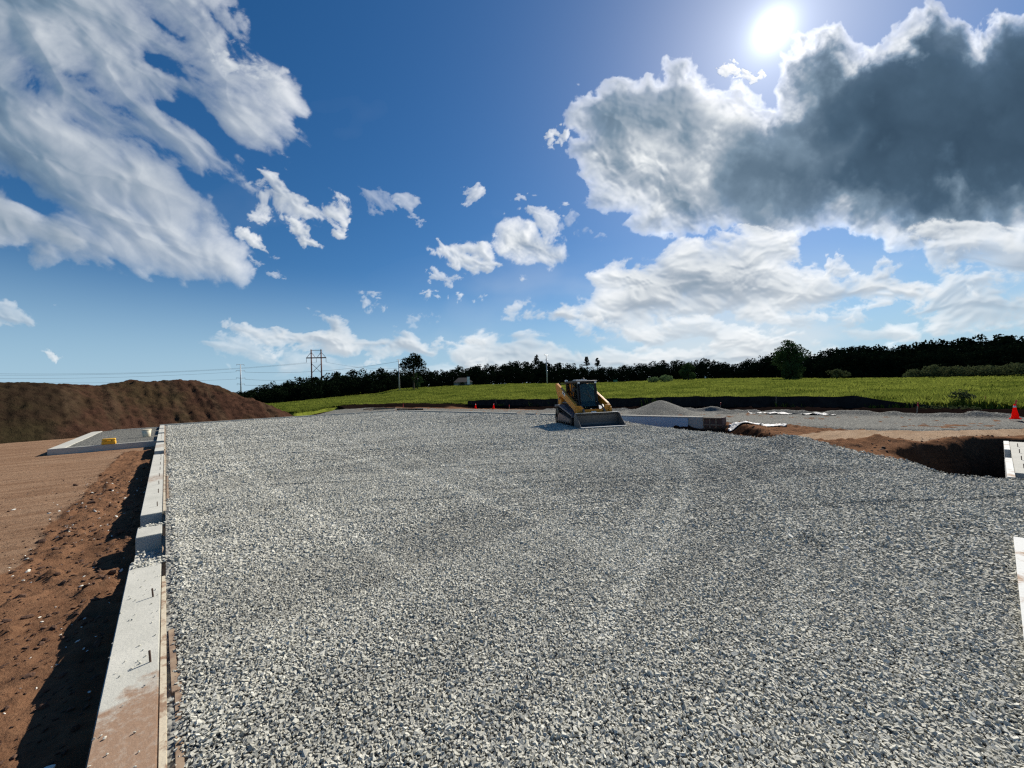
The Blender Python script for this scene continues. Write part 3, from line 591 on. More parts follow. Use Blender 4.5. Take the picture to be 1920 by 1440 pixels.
# ------------------------------------------------------------------ silt fence with its stakes
FL = [(29.6, 42), (29.9, 38), (30.2, 34), (30.4, 28), (30.9, 20), (31.9, 14), (31.9, 8), (31.6, 3.4), (31.5, 1.0), (31.4, -2.2), (31.2, -6), (31.2, -12)]
fa = np.array(FL); L = np.r_[0, np.cumsum(np.hypot(*np.diff(fa, axis=0).T))]; s = np.arange(0, L[-1], .12); fx_ = np.interp(s, L, fa[:, 0]); fy_ = np.interp(s, L, fa[:, 1])
top = np.interp(s, [0, 3, 8, 22, 28.5, 34, 38.5, 40.6, 43, 46, 50, 54], [.85, .98, 1.0, 1.0, 1.05, .98, .95, .55, .22, .05, .25, .3])
fx_ = fx_ + .10*np.sin(s*1.3)+.25*(fbm(s/2.2, s*0, 3, 5)-.5)
top = top + .06*(fbm(s/1.1, s*0+3, 3, 8)-.5)-.05*np.abs(np.sin(s*math.pi/2.4))
zb = ground_z(fx_, fy_)-.08; rows = []
for k in range(9):
    q_ = k/8; z = zb+(top-.25-zb)*q_; rows.append(np.stack([fx_+.10*(fbm(s/.6, s*0+q_*3, 3, 4)-.5)*(.3+q_)-.10*(1-q_)*fbm(s/1.5, s*0, 2, 9), fy_, np.maximum(z, zb+.02*k)], -1))
V = np.concatenate(rows); F = gridfaces(9, len(s)); V = np.concatenate([V, V+np.array([.012, 0, 0])]); F = np.concatenate([F, F[:, ::-1]+9*len(s)])
sf = empty('silt_fence', (31, 10, -.3)); tag(sf, 'black fabric silt fence sagging between its stakes along the meadow edge', 'silt fence')
V = V-np.array([31, 10, -.3]); npmesh('fence_fabric', V, F, M['fabric'], smooth=True, parent=sf)
st0 = None
for d in np.arange(.6, L[-1], 2.4):
    x, y = np.interp(d, L, fa[:, 0])+.08, np.interp(d, L, fa[:, 1]); tz = np.interp(d, s, top)-.22
    if st0 is None: m_ = MB(); m_.prism([(-.019, -.019), (.019, -.019), (.019, .019), (-.019, .019)], -.4, 1.15, 'z'); o = st0 = m_.build('stake', M['board'], sf)
    else: o = st0.copy(); COL.objects.link(o); o.parent = sf
    o.location = (x-31, y-10, tz-1.15+.3); o.rotation_euler = (random.uniform(-.06, .06), random.uniform(-.05, .08), 0)
# ------------------------------------------------------------------ survey stakes, cones, debris
def lath(px, py, z, h, lean, lab, top=True, name='survey_stake'):
    p = at(px, py, z); e = empty(name, (p[0], p[1], float(ground_z(p[0], p[1])[0])+.02)); e.rotation_euler = lean; tag(e, lab, 'stake')
    MB().box(-.022, .022, -.006, .006, -.1, h).build('lath', M['lath'], e)
    if top:
        MB().box(-.024, .024, -.008, .008, h*.72, h*1.005).build('painted_tip', M['pink'], e)
        mb = MB(); mb.quad((-.02, -.011, h*.85), (.02, -.011, h*.85), (.06, -.03, h*.5), (.02, -.02, h*.48)); mb.quad((-.02, -.011, h*.86), (.01, -.011, h*.86), (-.03, -.04, h*.55), (-.05, -.03, h*.58)); mb.build('flagging', M['pink'], e)
    return e
lath(1350, 770, -.25, .62, (.0, -.45, .6), 'leaning lath stake with red tip on the small heap beside the silt fence')
lath(1719, 778, -.25, .62, (.05, -.10, .7), 'upright lath stake with red ribbon at the far side of the gravel road')
lath(1896, 786, -.3, .85, (.06, -.22, .8), 'lath stake leaning just behind the large red cone')
lath(1848, 762, .0, .75, (.0, .02, .6), 'pale lath stake with orange top standing in the meadow grass beyond the fence')
lath(756, 768, -.1, .9, (.0, .03, .2), 'thin stake with red top at the far corner berm')
def cone_at(px, py, z, h, lab, lean=0.0, rz=0.0, group=None):
    p = at(px, py, z); e = empty('traffic_cone', (p[0], p[1], max(float(ground_z(p[0], p[1])[0])+.09, z))); e.rotation_euler = (lean, lean*.4, rz); tag(e, lab, 'traffic cone', 'orange cones along the gravel road')
    k = h/.72; MB().box(-.18*k, .18*k, -.18*k, .18*k, 0, .035*k, .008).build('base', M['orange'], e)
    MB().lathe([(.135*k, .034*k), (.13*k, .06*k), (.032*k, .70*k), (.024*k, .72*k)], n=22).build('cone_body', M['orange'], e, True)
    for a, b in ((.55, .64),):
        ra_, rb_ = .13-.098*(a-.06)/.64+.003, .13-.098*(b-.06)/.64+.003
        MB().lathe([(ra_*k, a*k), (rb_*k, b*k)], n=22).build('reflective_collar', M['reflect'], e, True)
cone_at(1904, 791, -.28, .62, 'bright red traffic cone on the gravel road at the right edge')
cone_at(892, 767, -.28, .58, 'left one of two small distant cones beyond the right wall')
cone_at(926, 767.5, -.28, .58, 'right one of two small distant cones beyond the right wall')
lath(955, 767, -.28, .5, (0, 0, .3), 'short red topped stake just right of the two distant cones')
# plastic sheets on road and in the trench
def sheet(px, lab, zoff=.05, amp=.06):
    P = np.array([at(a, b, -.3)[:2] for a, b in px]); lo = P.min(0)-.1; hi = P.max(0)+.1
    X, Y = np.meshgrid(np.arange(lo[0], hi[0], .05), np.arange(lo[1], hi[1], .05)); sd = poly_sd(X, Y, P)+noise2(X, Y, .5, 3, int(px[0][0]))*.25; ok = sd > 0; kp = ok[:-1, :-1] & ok[1:, 1:]
    if kp.sum() < 4: return
    Z = ground_z(X.ravel(), Y.ravel()).reshape(X.shape)+zoff+amp*fbm(X/.25, Y/.4, 4, 3)+.05
    V, F, _ = compact(np.stack([X, Y, Z], -1).reshape(-1, 3), gridfaces(X.shape[0], X.shape[1], kp), {})
    o = npmesh('plastic_sheet', V, F, M['sheet'], smooth=True); sm_ = o.modifiers.new('t', 'SOLIDIFY'); sm_.thickness = .006; tag(o, lab, 'plastic sheet', 'white plastic sheets on the ground')
sheet([(1405, 777.2), (1470, 777), (1500, 777.8), (1496, 778.8), (1412, 778.2)], 'white sheet lying farthest on the gravel road near the silt fence, left piece', .06, .02)
sheet([(1500, 778.8), (1565, 780.5), (1567, 781.8), (1500, 780)], 'white sheet farthest on the gravel road near the silt fence, right piece', .06, .02)
sheet([(1366, 796), (1400, 795.5), (1430, 797.5), (1425, 799.5), (1380, 799.5), (1366, 798)], 'crumpled white sheet in the trench next to the brown form panel', -.02, .08)
sheet([(1425, 797), (1478, 799), (1478, 801.5), (1430, 801)], 'long narrow white sheet in the trench further from the form panel', -.02, .05)
for i, (a, b, c_, d_, lab) in enumerate([(682, 768.6, 720, 766, 'weathered board lying among the far corner debris, left one'), (700, 768, 742, 766.5, 'weathered board lying among the far corner debris, middle one'), (745, 768, 792, 769, 'dark plank on the debris at the far wall corner')]):
    A_ = at(a, b, -.1); B_ = at(c_, d_, -.1); mb = MB(); mb.tube([(*A_[:2], -.05), (*B_[:2], .0)], .12, 4); tag(mb.build('plank', M['board'] if i < 2 else M['fabric']), lab, 'plank')
# ------------------------------------------------------------------ compact track loader (local +Y forward)
ld = empty('track_loader', (15.03, 11.75, .008), math.radians(150.8)); tag(ld, 'yellow and black compact track loader parked on the gravel with its wide bucket down', 'track loader')
P_ = lambda mb, n, m, par=ld, sm=False: mb.build(n, M[m], par, sm)
hull = [(-1.0, .0), (-1.13, .10), (-1.17, .28), (-1.02, .70), (-.88, .83), (-.66, .84), (-.50, .74), (.95, .43), (1.12, .33), (1.15, .17), (1.03, .03), (.92, .0)]
def offset(h, d):
    c = np.mean(h, 0); return [(c[0]+(p[0]-c[0])*(1-d/abs(np.hypot(*(np.array(p)-c)))), c[1]+(p[1]-c[1])*(1-d/abs(np.hypot(*(np.array(p)-c))))) for p in h]
for sx in (1, -1):
    x0, x1 = (.60, 1.0) if sx > 0 else (-1.0, -.60)
    mb = MB(); inn = offset(hull, .06); bm = mb.bm; n = len(hull)
    A = [bm.verts.new((x0, *p)) for p in hull]; B = [bm.verts.new((x1, *p)) for p in hull]; C_ = [bm.verts.new((x0, *p)) for p in inn]; D = [bm.verts.new((x1, *p)) for p in inn]
    for k in range(n):
        j = (k+1) % n; bm.faces.new((A[k], A[j], B[j], B[k])); bm.faces.new((C_[j], C_[k], D[k], D[j])); bm.faces.new((A[j], A[k], C_[k], C_[j])); bm.faces.new((B[k], B[j], D[j], D[k]))
    per = np.array(hull+[hull[0]]); Ls = np.r_[0, np.cumsum(np.hypot(*np.diff(per, axis=0).T))]
    for d in np.arange(0, Ls[-1]-.03, .10):
        y, z = np.interp(d, Ls, per[:, 0]), np.interp(d, Ls, per[:, 1]); y2, z2 = np.interp(d+.02, Ls, per[:, 0]), np.interp(d+.02, Ls, per[:, 1])
        Mx = Matrix.Translation((0, y, z))@Matrix.Rotation(math.atan2(z2-z, y2-y), 4, 'X'); mb.box(x0+.01, x1-.01, -.02, .025, -.018, .008, 0, Mx)
    tr = P_(mb, 'track', 'rubber')
    xo = x1-.02 if sx > 0 else x0+.02
    mb = MB(); mb.prism([(-.85, .12), (-.78, .58), (-.35, .50), (.90, .30), (.95, .14)], min(xo, xo-sx*.28), max(xo, xo-sx*.28), 'x', .01); P_(mb, 'undercarriage_frame', 'dusty', tr)
    def wheel(y, z, r, name, mat='black', w=.30):
        mb = MB(); mb.lathe([(r*.55, -w/2), (r, -w/2), (r, w/2), (r*.9, w/2+.01), (r*.55, w/2+.015), (.0001, w/2+.02)], n=20)
        o = P_(mb, name, mat, tr, False); o.matrix_local = Matrix.Translation(((x0+x1)/2+sx*.04, y, z))@Matrix.Rotation(math.pi/2*sx, 4, 'Y')
    wheel(-.78, .60, .17, 'drive_sprocket'); wheel(-.95, .19, .13, 'idler'); wheel(.93, .20, .15, 'idler')
    for k in range(5): wheel(-.62+k*.31, .115, .075, 'roller')
    # sloping guard over the track
    mb = MB(); xa, xb = sorted((sx*.50, sx*1.02)); mb.prism([(-1.12, .80), (-1.10, .93), (-.62, .95), (1.18, .52), (1.24, .40), (1.20, .38), (1.12, .47), (-.62, .89), (-1.0, .87)], xa, xb, 'x', .008); P_(mb, 'track_guard', 'guard')
mb = MB(); mb.prism([(-1.25, .25), (-1.3, .95), (-.9, 1.12), (-.2, 1.05), (1.05, .62), (1.15, .30), (.9, .22)], -.50, .50, 'x', .02); P_(mb, 'chassis', 'black')
mb = MB(); mb.box(-.46, .46, -1.42, -.80, .80, 1.42, .06); mb.box(-.38, .38, -1.30, -.62, 1.42, 1.52, .03); P_(mb, 'engine_cover', 'black')
for sx in (1, -1):
    # rear tower
    xa, xb = sorted((sx*.56, sx*.72)); mb = MB(); mb.prism([(-1.38, .80), (-1.42, 1.30), (-1.32, 1.52), (-1.12, 1.50), (-.98, 1.20), (-.92, .86)], xa, xb, 'x', .025); P_(mb, 'rear_tower', 'yellow')
    xa, xb = sorted((sx*.72, sx*.735)); 
    # lift arm, a bent plate with an opening toward the body
    xa, xb = sorted((sx*.74, sx*.86)); mb = MB(); mb.prism([(-1.40, 1.98), (-1.22, 2.0), (-.95, 1.90), (1.12, 1.02), (1.38, .80), (1.49, .40), (1.49, .24), (1.34, .20), (1.30, .40), (1.14, .66), (.95, .78), (-.45, 1.34), (-.78, 1.36), (-.98, 1.26), (-1.20, 1.46)], xa, xb, 'x', .018); arm = P_(mb, 'lift_arm', 'yellow')
    xc = sx*.862; mb = MB(); mb.box(min(xc, xc+sx*.006), max(xc, xc+sx*.006), -.28, .10, -.065, .065, 0, None); o = P_(mb, 'decal', 'white', arm); o.matrix_local = Matrix.Translation((0, -.08, 1.44))@Matrix.Rotation(math.radians(-23), 4, 'X')
    mb = MB(); mb.box(min(xc+sx*.006, xc+sx*.009), max(xc+sx*.006, xc+sx*.009), -.20, .02, -.03, .03); o = P_(mb, 'decal_mark', 'black', arm); o.matrix_local = Matrix.Translation((0, -.08, 1.44))@Matrix.Rotation(math.radians(-23), 4, 'X')
    # upper link (black) and lower link
    xa, xb = sorted((sx*.60, sx*.74)); mb = MB(); mb.prism([(-1.46, 2.0), (-1.30, 2.02), (-1.20, 1.55), (-1.05, 1.2), (-1.18, 1.14), (-1.36, 1.5)], xa, xb, 'x', .012); P_(mb, 'rear_link', 'black')
    mb = MB(); mb.tube([(sx*.66, -.85, 1.02), (sx*.66, -.15, 1.02), (sx*.66, .55, .92)], .045, 10); mb.tube([(sx*.66, .5, .93), (sx*.66, 1.0, .83)], .026, 10); P_(mb, 'lift_cylinder', 'steel', ld, True)
    mb = MB(); mb.tube([(sx*.52, 1.12, .92), (sx*.50, 1.42, .62)], .05, 10); mb.tube([(sx*.50, 1.4, .64), (sx*.48, 1.58, .42)], .028, 10); P_(mb, 'tilt_cylinder', 'steel', ld, True)
mb = MB(); mb.box(-.62, .62, -1.44, -1.37, 1.93, 2.0, .01); P_(mb, 'rear_crossbar', 'black')
mb = MB(); mb.prism([(-.86, .46), (-.86, .92), (-.60, .92), (-.44, .72), (.44, .72), (.60, .92), (.86, .92), (.86, .46), (.5, .40), (-.5, .40)], 1.18, 1.32, 'y', .02); P_(mb, 'front_crossmember', 'yellow')
mb = MB(); mb.box(-.46, .46, 1.05, 1.18, .28, .44, .02); P_(mb, 'front_belly', 'steel_rust')
mb = MB(); mb.box(-.12, .12, 1.322, 1.328, .58, .66); P_(mb, 'front_decal', 'white')
# coupler and bucket
mb = MB(); mb.box(-.60, .60, 1.44, 1.52, .12, .56, .015); mb.box(-.70, -.60, 1.36, 1.54, .1, .5, .01); mb.box(.60, .70, 1.36, 1.54, .1, .5, .01); P_(mb, 'coupler', 'black')
bp = [(2.26, .015), (1.62, .02), (1.54, .06), (1.52, .16), (1.55, .50), (1.66, .60), (1.70, .585), (1.60, .49), (1.565, .17), (1.58, .09), (1.64, .055), (2.26, .035)]
mb = MB(); mb.prism(bp, -1.02, 1.02, 'x'); bu = P_(mb, 'bucket', 'steel')
for sx in (1, -1):
    xa, xb = sorted((sx*1.02, sx*1.045)); mb = MB(); mb.prism([(2.24, .016), (1.60, .016), (1.52, .08), (1.53, .50), (1.66, .60), (1.74, .58), (2.26, .06)], xa, xb, 'x', .003); P_(mb, 'side_plate', 'steel', bu)
mb = MB(); mb.box(-1.05, 1.05, 2.14, 2.34, .015, .045, .004); P_(mb, 'cutting_edge', 'edge', bu)
mb = MB(); mb.box(-1.02, 1.02, 1.62, 1.72, .60, .615, .002); P_(mb, 'top_lip', 'edge', bu)
# cab
cab = P_(MB().prism([(-.78, .95), (-.86, 1.95), (-.70, 2.04), (.52, 2.04), (.60, 1.98), (.66, 1.0), (.80, .70), (.3, .66)], -.44, .44, 'x', .02), 'cab_floor_box', 'black') if False else None
cb = MB()
for sx in (1, -1):
    cb.tube([(sx*.46, .86, .68), (sx*.46, .72, 1.15), (sx*.45, .60, 1.98)], .04, 8); cb.tube([(sx*.46, -.80, .95), (sx*.45, -.82, 1.98)], .045, 8); cb.tube([(sx*.45, .60, 1.98), (sx*.45, -.82, 1.98)], .04, 8); cb.tube([(sx*.46, -.1, .95), (sx*.45, -.12, 1.98)], .035, 8)
cb.tube([(-.46, .60, 1.98), (.46, .60, 1.98)], .04, 8); cb.tube([(-.46, .86, .70), (.46, .86, .70)], .05, 8); cb.box(-.48, .48, -.86, -.78, .95, 1.98, .01)
for sx in (1, -1): cb.prism([(-.82, .90), (-.82, 1.22), (.05, 1.16), (.72, 1.05), (.84, .70), (.3, .70)], min(sx*.44, sx*.48), max(sx*.44, sx*.48), 'x')
cab = P_(cb, 'cab', 'black')
mb = MB(); mb.prism([(-.90, 1.97), (-.88, 2.05), (-.70, 2.08), (.55, 2.08), (.68, 2.05), (.68, 1.99)], -.52, .52, 'x', .015); P_(mb, 'roof', 'black', cab)
mb = MB(); mb.box(-.16, .34, -.25, .30, 2.082, 2.13, .015); P_(mb, 'roof_unit', 'white', cab)
mb = MB(); mb.lathe([(.08, 2.08), (.08, 2.10), (.065, 2.2), (.03, 2.22)], (-.25, -.35, 0), 16); P_(mb, 'beacon', 'black', cab, True)
mb = MB(); mb.box(.36, .50, -.95, -.86, 2.06, 2.15, .01); P_(mb, 'rear_lamp', 'lamp', cab)
for x in (-.42, .42):
    mb = MB(); mb.box(x-.05, x+.05, .665, .70, 1.93, 2.01, .008); P_(mb, 'headlight', 'lamp', cab)
mb = MB(); mb.prism([(.80, .86), (.745, 1.10), (.63, 1.92), (.622, 1.92), (.735, 1.10), (.79, .86)], -.40, .40, 'x'); dr = P_(mb, 'door_glass', 'glass', cab)
mb = MB(); mb.tube([(.20, .70, 1.5), (-.05, .73, 1.35), (-.24, .76, 1.12)], .011, 6); mb.tube([(.02, .69, 1.62), (-.2, .74, 1.2)], .008, 6); P_(mb, 'wiper', 'steel', dr)
mb = MB(); 
for sx in (1, -1): mb.tube([(sx*.36, .79, .92), (sx*.38, .74, 1.2), (sx*.37, .66, 1.85), (sx*.25, .655, 1.92)], .022, 8)
P_(mb, 'door_frame', 'black', cab)
for sx in (1, -1):
    xa, xb = sorted((sx*.447, sx*.453)); mb = MB(); mb.prism([(-.77, 1.23), (-.78, 1.93), (-.16, 1.93), (-.14, 1.19)], xa, xb, 'x'); mb.prism([(-.06, 1.18), (-.08, 1.93), (.56, 1.93), (.68, 1.15)], xa, xb, 'x'); gl = P_(mb, 'side_window', 'glass', cab)
    mb = MB(); [mb.box(min(sx*.456, sx*.468), max(sx*.456, sx*.468), -.77, .60, z, z+.018) for z in (1.42, 1.66)]; [mb.box(min(sx*.470, sx*.480), max(sx*.470, sx*.480), y, y+.014, 1.2, 1.93) for y in (-.6, -.42, .1, .3)]; P_(mb, 'window_guard', 'black', cab)
mb = MB(); mb.box(-.24, .24, -.35, .20, .98, 1.10, .04); mb.box(-.23, .23, -.45, -.33, 1.05, 1.68, .05); P_(mb, 'seat', 'seat', cab)
for x in (-.3, .3): P_(MB().tube([(x, .35, .9), (x, .38, 1.2)], .03, 8), 'joystick', 'black', cab)
mb = MB(); mb.tube([(.50, .62, 1.75), (.66, .70, 1.72)], .01, 6); mb.box(.64, .72, .66, .70, 1.55, 1.75, .01); P_(mb, 'mirror', 'black', cab)
mb = MB(); mb.tube([(-.62, -1.2, 1.5), (-.62, -1.2, 1.62)], .05, 10); P_(mb, 'exhaust', 'steel_rust')
# ------------------------------------------------------------------ vegetation
def leafquads(C, size, up=.25):
    "one small bent leaf spray per centre"
    n = len(C); a = rng.normal(0, 1, (n, 3)); a /= np.linalg.norm(a, axis=1)[:, None]; b = rng.normal(0, 1, (n, 3)); b -= a*(a*b).sum(1)[:, None]; b /= np.linalg.norm(b, axis=1)[:, None]
    s = (size*rng.uniform(.6, 1.35, n))[:, None]; a = a*s; b = b*s*.6
    V = np.stack([C-a, C-b*.9+a*.1, C+a, C+b], 1).reshape(-1, 3); F = np.arange(4*n).reshape(-1, 4); return V, F
def clump_crown(base, h, r, n, size, seed, low=.12, clumps=26, gap=.0, squash=1.0):
    g = np.random.default_rng(seed); cc = []
    for _ in range(clumps):
        t = g.uniform(low, 1); prof = math.sin(math.pi*min(1, (t-low)/(1-low)*.86+.14))**.6
        a = g.uniform(0, 2*math.pi); q = g.uniform(.25, .85)*prof*r
        cc.append((q*math.cos(a), q*math.sin(a), h*t*.90, r*g.uniform(.24, .42)*(.6+.5*prof)))
    cc = np.array(cc); w = cc[:, 3]**2; k = g.choice(len(cc), n, p=w/w.sum()); d = g.normal(0, 1, (n, 3)); d /= np.linalg.norm(d, axis=1)[:, None]
    rad = cc[k, 3]*g.uniform(.55, 1.05, n)**.6; P = cc[k, :3]+d*rad[:, None]*np.array([1, 1, .8*squash]); P[:, 2] = np.clip(P[:, 2], .2, None)
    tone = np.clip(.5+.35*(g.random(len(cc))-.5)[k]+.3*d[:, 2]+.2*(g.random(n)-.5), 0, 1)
    V, F = leafquads(P+np.array(base), size); return V, F, np.repeat(tone, 4), cc
def tree(name, px, py, D, h, r, n, size, seed, mat, lab, cat='tree', low=.12, clumps=26, trunk=True, group=None):
    b = far(px, py, D); g = float(land(np.array([b[0]]), np.array([b[1]]))[0]); b = (b[0], b[1], b[2])
    e = empty(name, b); tag(e, lab, cat, group); V, F, T, cc = clump_crown((0, 0, 0), h, r, n, size, seed, low, clumps)
    npmesh('crown', V, F, mat, {'tone': T}, parent=e)
    if trunk:
        mb = MB(); mb.tube([(0, 0, -1.5), (0, 0, h*.25), (.1, 0, h*.6), (0, .1, h*.85)], r*.085, 8, r*.02)
        for c in cc[:9]: mb.tube([(0, 0, max(.5, c[2]-h*.2)), (c[0]*.5, c[1]*.5, c[2]-h*.06), tuple(c[:3])], r*.03, 5, r*.008)
        mb.build('trunk', M['bark'], e)
    return e
TL = [(430, 735), (456, 727), (510, 714), (559, 708), (602, 698), (635, 694), (684, 691), (724, 688), (760, 690), (833, 690), (860, 683), (927, 679), (960, 674), (1000, 672), (1060, 679), (1110, 681), (1150, 682), (1175, 681), (1245, 675), (1300, 670), (1335, 669), (1372, 678), (1384, 686), (1398, 671), (1440, 662), (1475, 657), (1540, 657), (1570, 645), (1620, 640), (1690, 642), (1760, 633), (1840, 626), (1920, 625), (2080, 618)]
tx = [a for a, b in TL]; ty = [b for a, b in TL]
g = np.random.default_rng(5); Vs, Fs, Ts = [], [], []; off = 0
mtx = [m[0] for m in MT]; mty = [m[1] for m in MT]; mtd = [m[2] for m in MT]
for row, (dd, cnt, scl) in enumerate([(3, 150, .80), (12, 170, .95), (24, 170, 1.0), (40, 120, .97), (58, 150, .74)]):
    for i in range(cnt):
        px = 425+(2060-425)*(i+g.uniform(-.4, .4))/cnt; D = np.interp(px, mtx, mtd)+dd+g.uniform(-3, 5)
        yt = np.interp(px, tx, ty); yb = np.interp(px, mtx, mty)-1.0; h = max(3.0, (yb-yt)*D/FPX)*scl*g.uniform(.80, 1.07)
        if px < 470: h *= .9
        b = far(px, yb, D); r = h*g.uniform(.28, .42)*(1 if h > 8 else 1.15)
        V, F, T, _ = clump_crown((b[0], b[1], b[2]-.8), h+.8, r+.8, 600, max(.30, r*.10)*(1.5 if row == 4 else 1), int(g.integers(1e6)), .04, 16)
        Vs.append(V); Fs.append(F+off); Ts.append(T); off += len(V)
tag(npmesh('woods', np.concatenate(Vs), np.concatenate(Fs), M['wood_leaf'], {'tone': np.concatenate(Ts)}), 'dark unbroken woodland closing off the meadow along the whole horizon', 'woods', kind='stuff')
tree('broadleaf_tree', 776, 731, 165, 16.6, 6.1, 3400, .36, 21, M['wood_leaf'], 'tall round headed dark tree standing before the woods beside a steel pole', low=.30, clumps=34)
tree('young_tree', 783, 730, 158, 7.2, 2.3, 700, .28, 22, M['tree_leaf'], 'small paler tree growing at the foot of the tall round headed tree', low=.1, clumps=14)
tree('broadleaf_tree', 1482, 712, 135, 14.8, 5.4, 6400, .30, 23, M['tree_leaf'], 'large bushy green tree standing alone in front of the woods right of centre', low=.04, clumps=46)
tree('broadleaf_tree', 1291, 714, 165, 8.2, 3.6, 2200, .30, 24, M['tree_leaf'], 'rounded mid green tree against the dark woods near the pale bush', low=.06, clumps=26)
tree('bush', 1226, 717, 150, 2.6, 2.6, 800, .22, 25, M['pale_leaf'], 'pale silvery bush at the meadow edge, left half of the pair', 'bush', .05, 14, False)
tree('bush', 1248, 716, 150, 2.7, 3.0, 900, .22, 26, M['pale_leaf'], 'pale silvery bush at the meadow edge, right half of the pair', 'bush', .05, 14, False)
tree('bush', 1568, 707, 128, 2.5, 3.2, 800, .24, 27, M['olive_leaf'], 'dull olive bush just right of the large bushy tree', 'bush', .05, 14, False)
for i, (px, py, D, h, r, lab) in enumerate([(1752, 706, 115, 2.9, 5.0, 'olive brush at the foot of the woods, middle of the right side row'), (1712, 707, 116, 1.9, 3.6, 'low olive brush leftmost of the row below the right hand woods'), (1800, 705, 112, 2.2, 5.0, 'olive brush right of the highest clump below the woods'), (1858, 703, 108, 2.4, 5.0, 'dark brush near the right edge below the woods'), (1912, 702, 104, 2.6, 4.6, 'dark brush at the very right edge below the woods')]):
    tree('brush', px, py, D, h, r, 1300, .26, 60+i, M['olive_leaf'], lab, 'bush', .03, 22, False, 'brush below the right hand woods')
def pine(px, py, D, h, lab, seed):
    b = far(px, py, D); e = empty('pine_tree', tuple(b)); tag(e, lab, 'tree'); g = np.random.default_rng(seed); P = []
    for k in range(7):
        z = h*(.55+.45*k/7); rr = h*.16*(1.15-k/8)
        for a in g.uniform(0, 6.28, 5): t = g.random(60); P.append(np.stack([np.cos(a)*rr*t, np.sin(a)*rr*t, z+g.normal(0, .15, 60)+t*.3], -1))
    V, F = leafquads(np.concatenate(P), .30); npmesh('crown', V, F, M['wood_leaf'], {'tone': np.full(len(V), .4)}, parent=e)
    mb = MB(); mb.tube([(0, 0, -1), (0, 0, h)], .25, 7, .06); mb.build('trunk', M['bark'], e)
pine(1007, 705, 240, 13.5, 'ragged pine top rising above the woods beside the central steel pole', 1)
pine(1101, 705, 240, 12.2, 'left of two ragged pines above the woods behind the loader', 2)
pine(1121, 705, 240, 11.4, 'right of two ragged pines above the woods behind the loader', 3)
# meadow grass
def grass():
    n = 190000; u = g.random(n); azr = np.radians(g.uniform(9, 97, n)); r = rb(azr)+.1+(rm(azr)-rb(azr))*u**2.2
    x, y = r*np.sin(azr), r*np.cos(azr); k = in_view(x, y, 30); x, y, r, azr = x[k], y[k], r[k], azr[k]
    fyv = np.array(FL)[::-1]; k = (r < rm(azr)-2) & ((x > np.interp(y, fyv[:, 1], fyv[:, 0])+.12) | (y > 42)) & ((y > 1.0) | (x > 32.4+.5*noise2(x, y, 1.0, 3, 2))); x, y, r, azr = x[k], y[k], r[k], azr[k]
    z = land(x, y)+.02; m = noise2(x, y, 3.5, 4, 44); m2 = noise2(x, y, .9, 3, 45)
    m3 = noise2(r, azr*40, 5, 4, 46)*.9; h = (.30+1.2*np.clip(m+.1, 0, 1)+.7*np.clip(m2, 0, 1))*g.uniform(.6, 1.2, len(x))*(.6+.4*sstep(60, 30, r)); nb = 3
    Vs, Fs, Ts = [], [], []
    for j in range(nb):
        a = g.uniform(0, 6.28, len(x)); w = .012+.00075*r; w = w*g.uniform(.7, 1.3, len(x)); dx, dy = np.cos(a)*w, np.sin(a)*w; b = g.uniform(0, 6.28, len(x)); l = h*g.uniform(.15, .5, len(x)); ox, oy = g.normal(0, .08, len(x)), g.normal(0, .08, len(x))
        p0 = np.stack([x+ox-dx, y+oy-dy, z-.05], -1); p1 = np.stack([x+ox+dx, y+oy+dy, z-.05], -1)
        p2 = np.stack([x+ox+dx*.7+np.cos(b)*l*.4, y+oy+dy*.7+np.sin(b)*l*.4, z+h*.6], -1); p3 = np.stack([x+ox+np.cos(b)*l, y+oy+np.sin(b)*l, z+h*g.uniform(.85, 1.1, len(x))], -1)
        V = np.stack([p0, p1, p2, p3], 1).reshape(-1, 3); Vs.append(V); Ts.append(np.repeat(np.clip(.48+m*2.0+m3+g.normal(0, .18, len(x)), 0, 1), 4))
    V = np.concatenate(Vs); return V, np.arange(len(V)).reshape(-1, 4), np.concatenate(Ts)
V, F, T = grass(); tag(npmesh('grass', V, F, M['blade'], {'tone': T}), 'tall uneven yellow green grass along the near side of the meadow', 'grass', kind='stuff')
def weeds():
    x = g.uniform(30.7, 31.6, 320); y = g.uniform(-4, 3.5, 320); k = noise2(x, y, .8, 3, 4) > .0; x, y = x[k], y[k]; P = []
    for a, b, c in zip(x, y, ground_z(x, y)): q = g.normal(0, .05, (8, 3)); q[:, 2] = np.abs(q[:, 2])*1.6; P.append(q+np.array([a, b, c]))
    V, F = leafquads(np.concatenate(P), .05); return V, F
V, F = weeds(); tag(npmesh('weeds', V, F, M['olive_leaf'], {'tone': rng.random(len(V))}), 'low weeds creeping over the fallen part of the silt fence', 'weeds', kind='stuff')
x0, y0 = at(1806, 770, -.2)[:2]
e = empty('weed_clump', (x0+.9, y0, -.1)); tag(e, 'dark leafy weed clump at the dip of the silt fence', 'weed clump'); V, F, T, _ = clump_crown((0, 0, 0), 1.0, .75, 900, .075, 7, .05, 16); npmesh('leaves', V, F, M['olive_leaf'], {'tone': T}, parent=e)
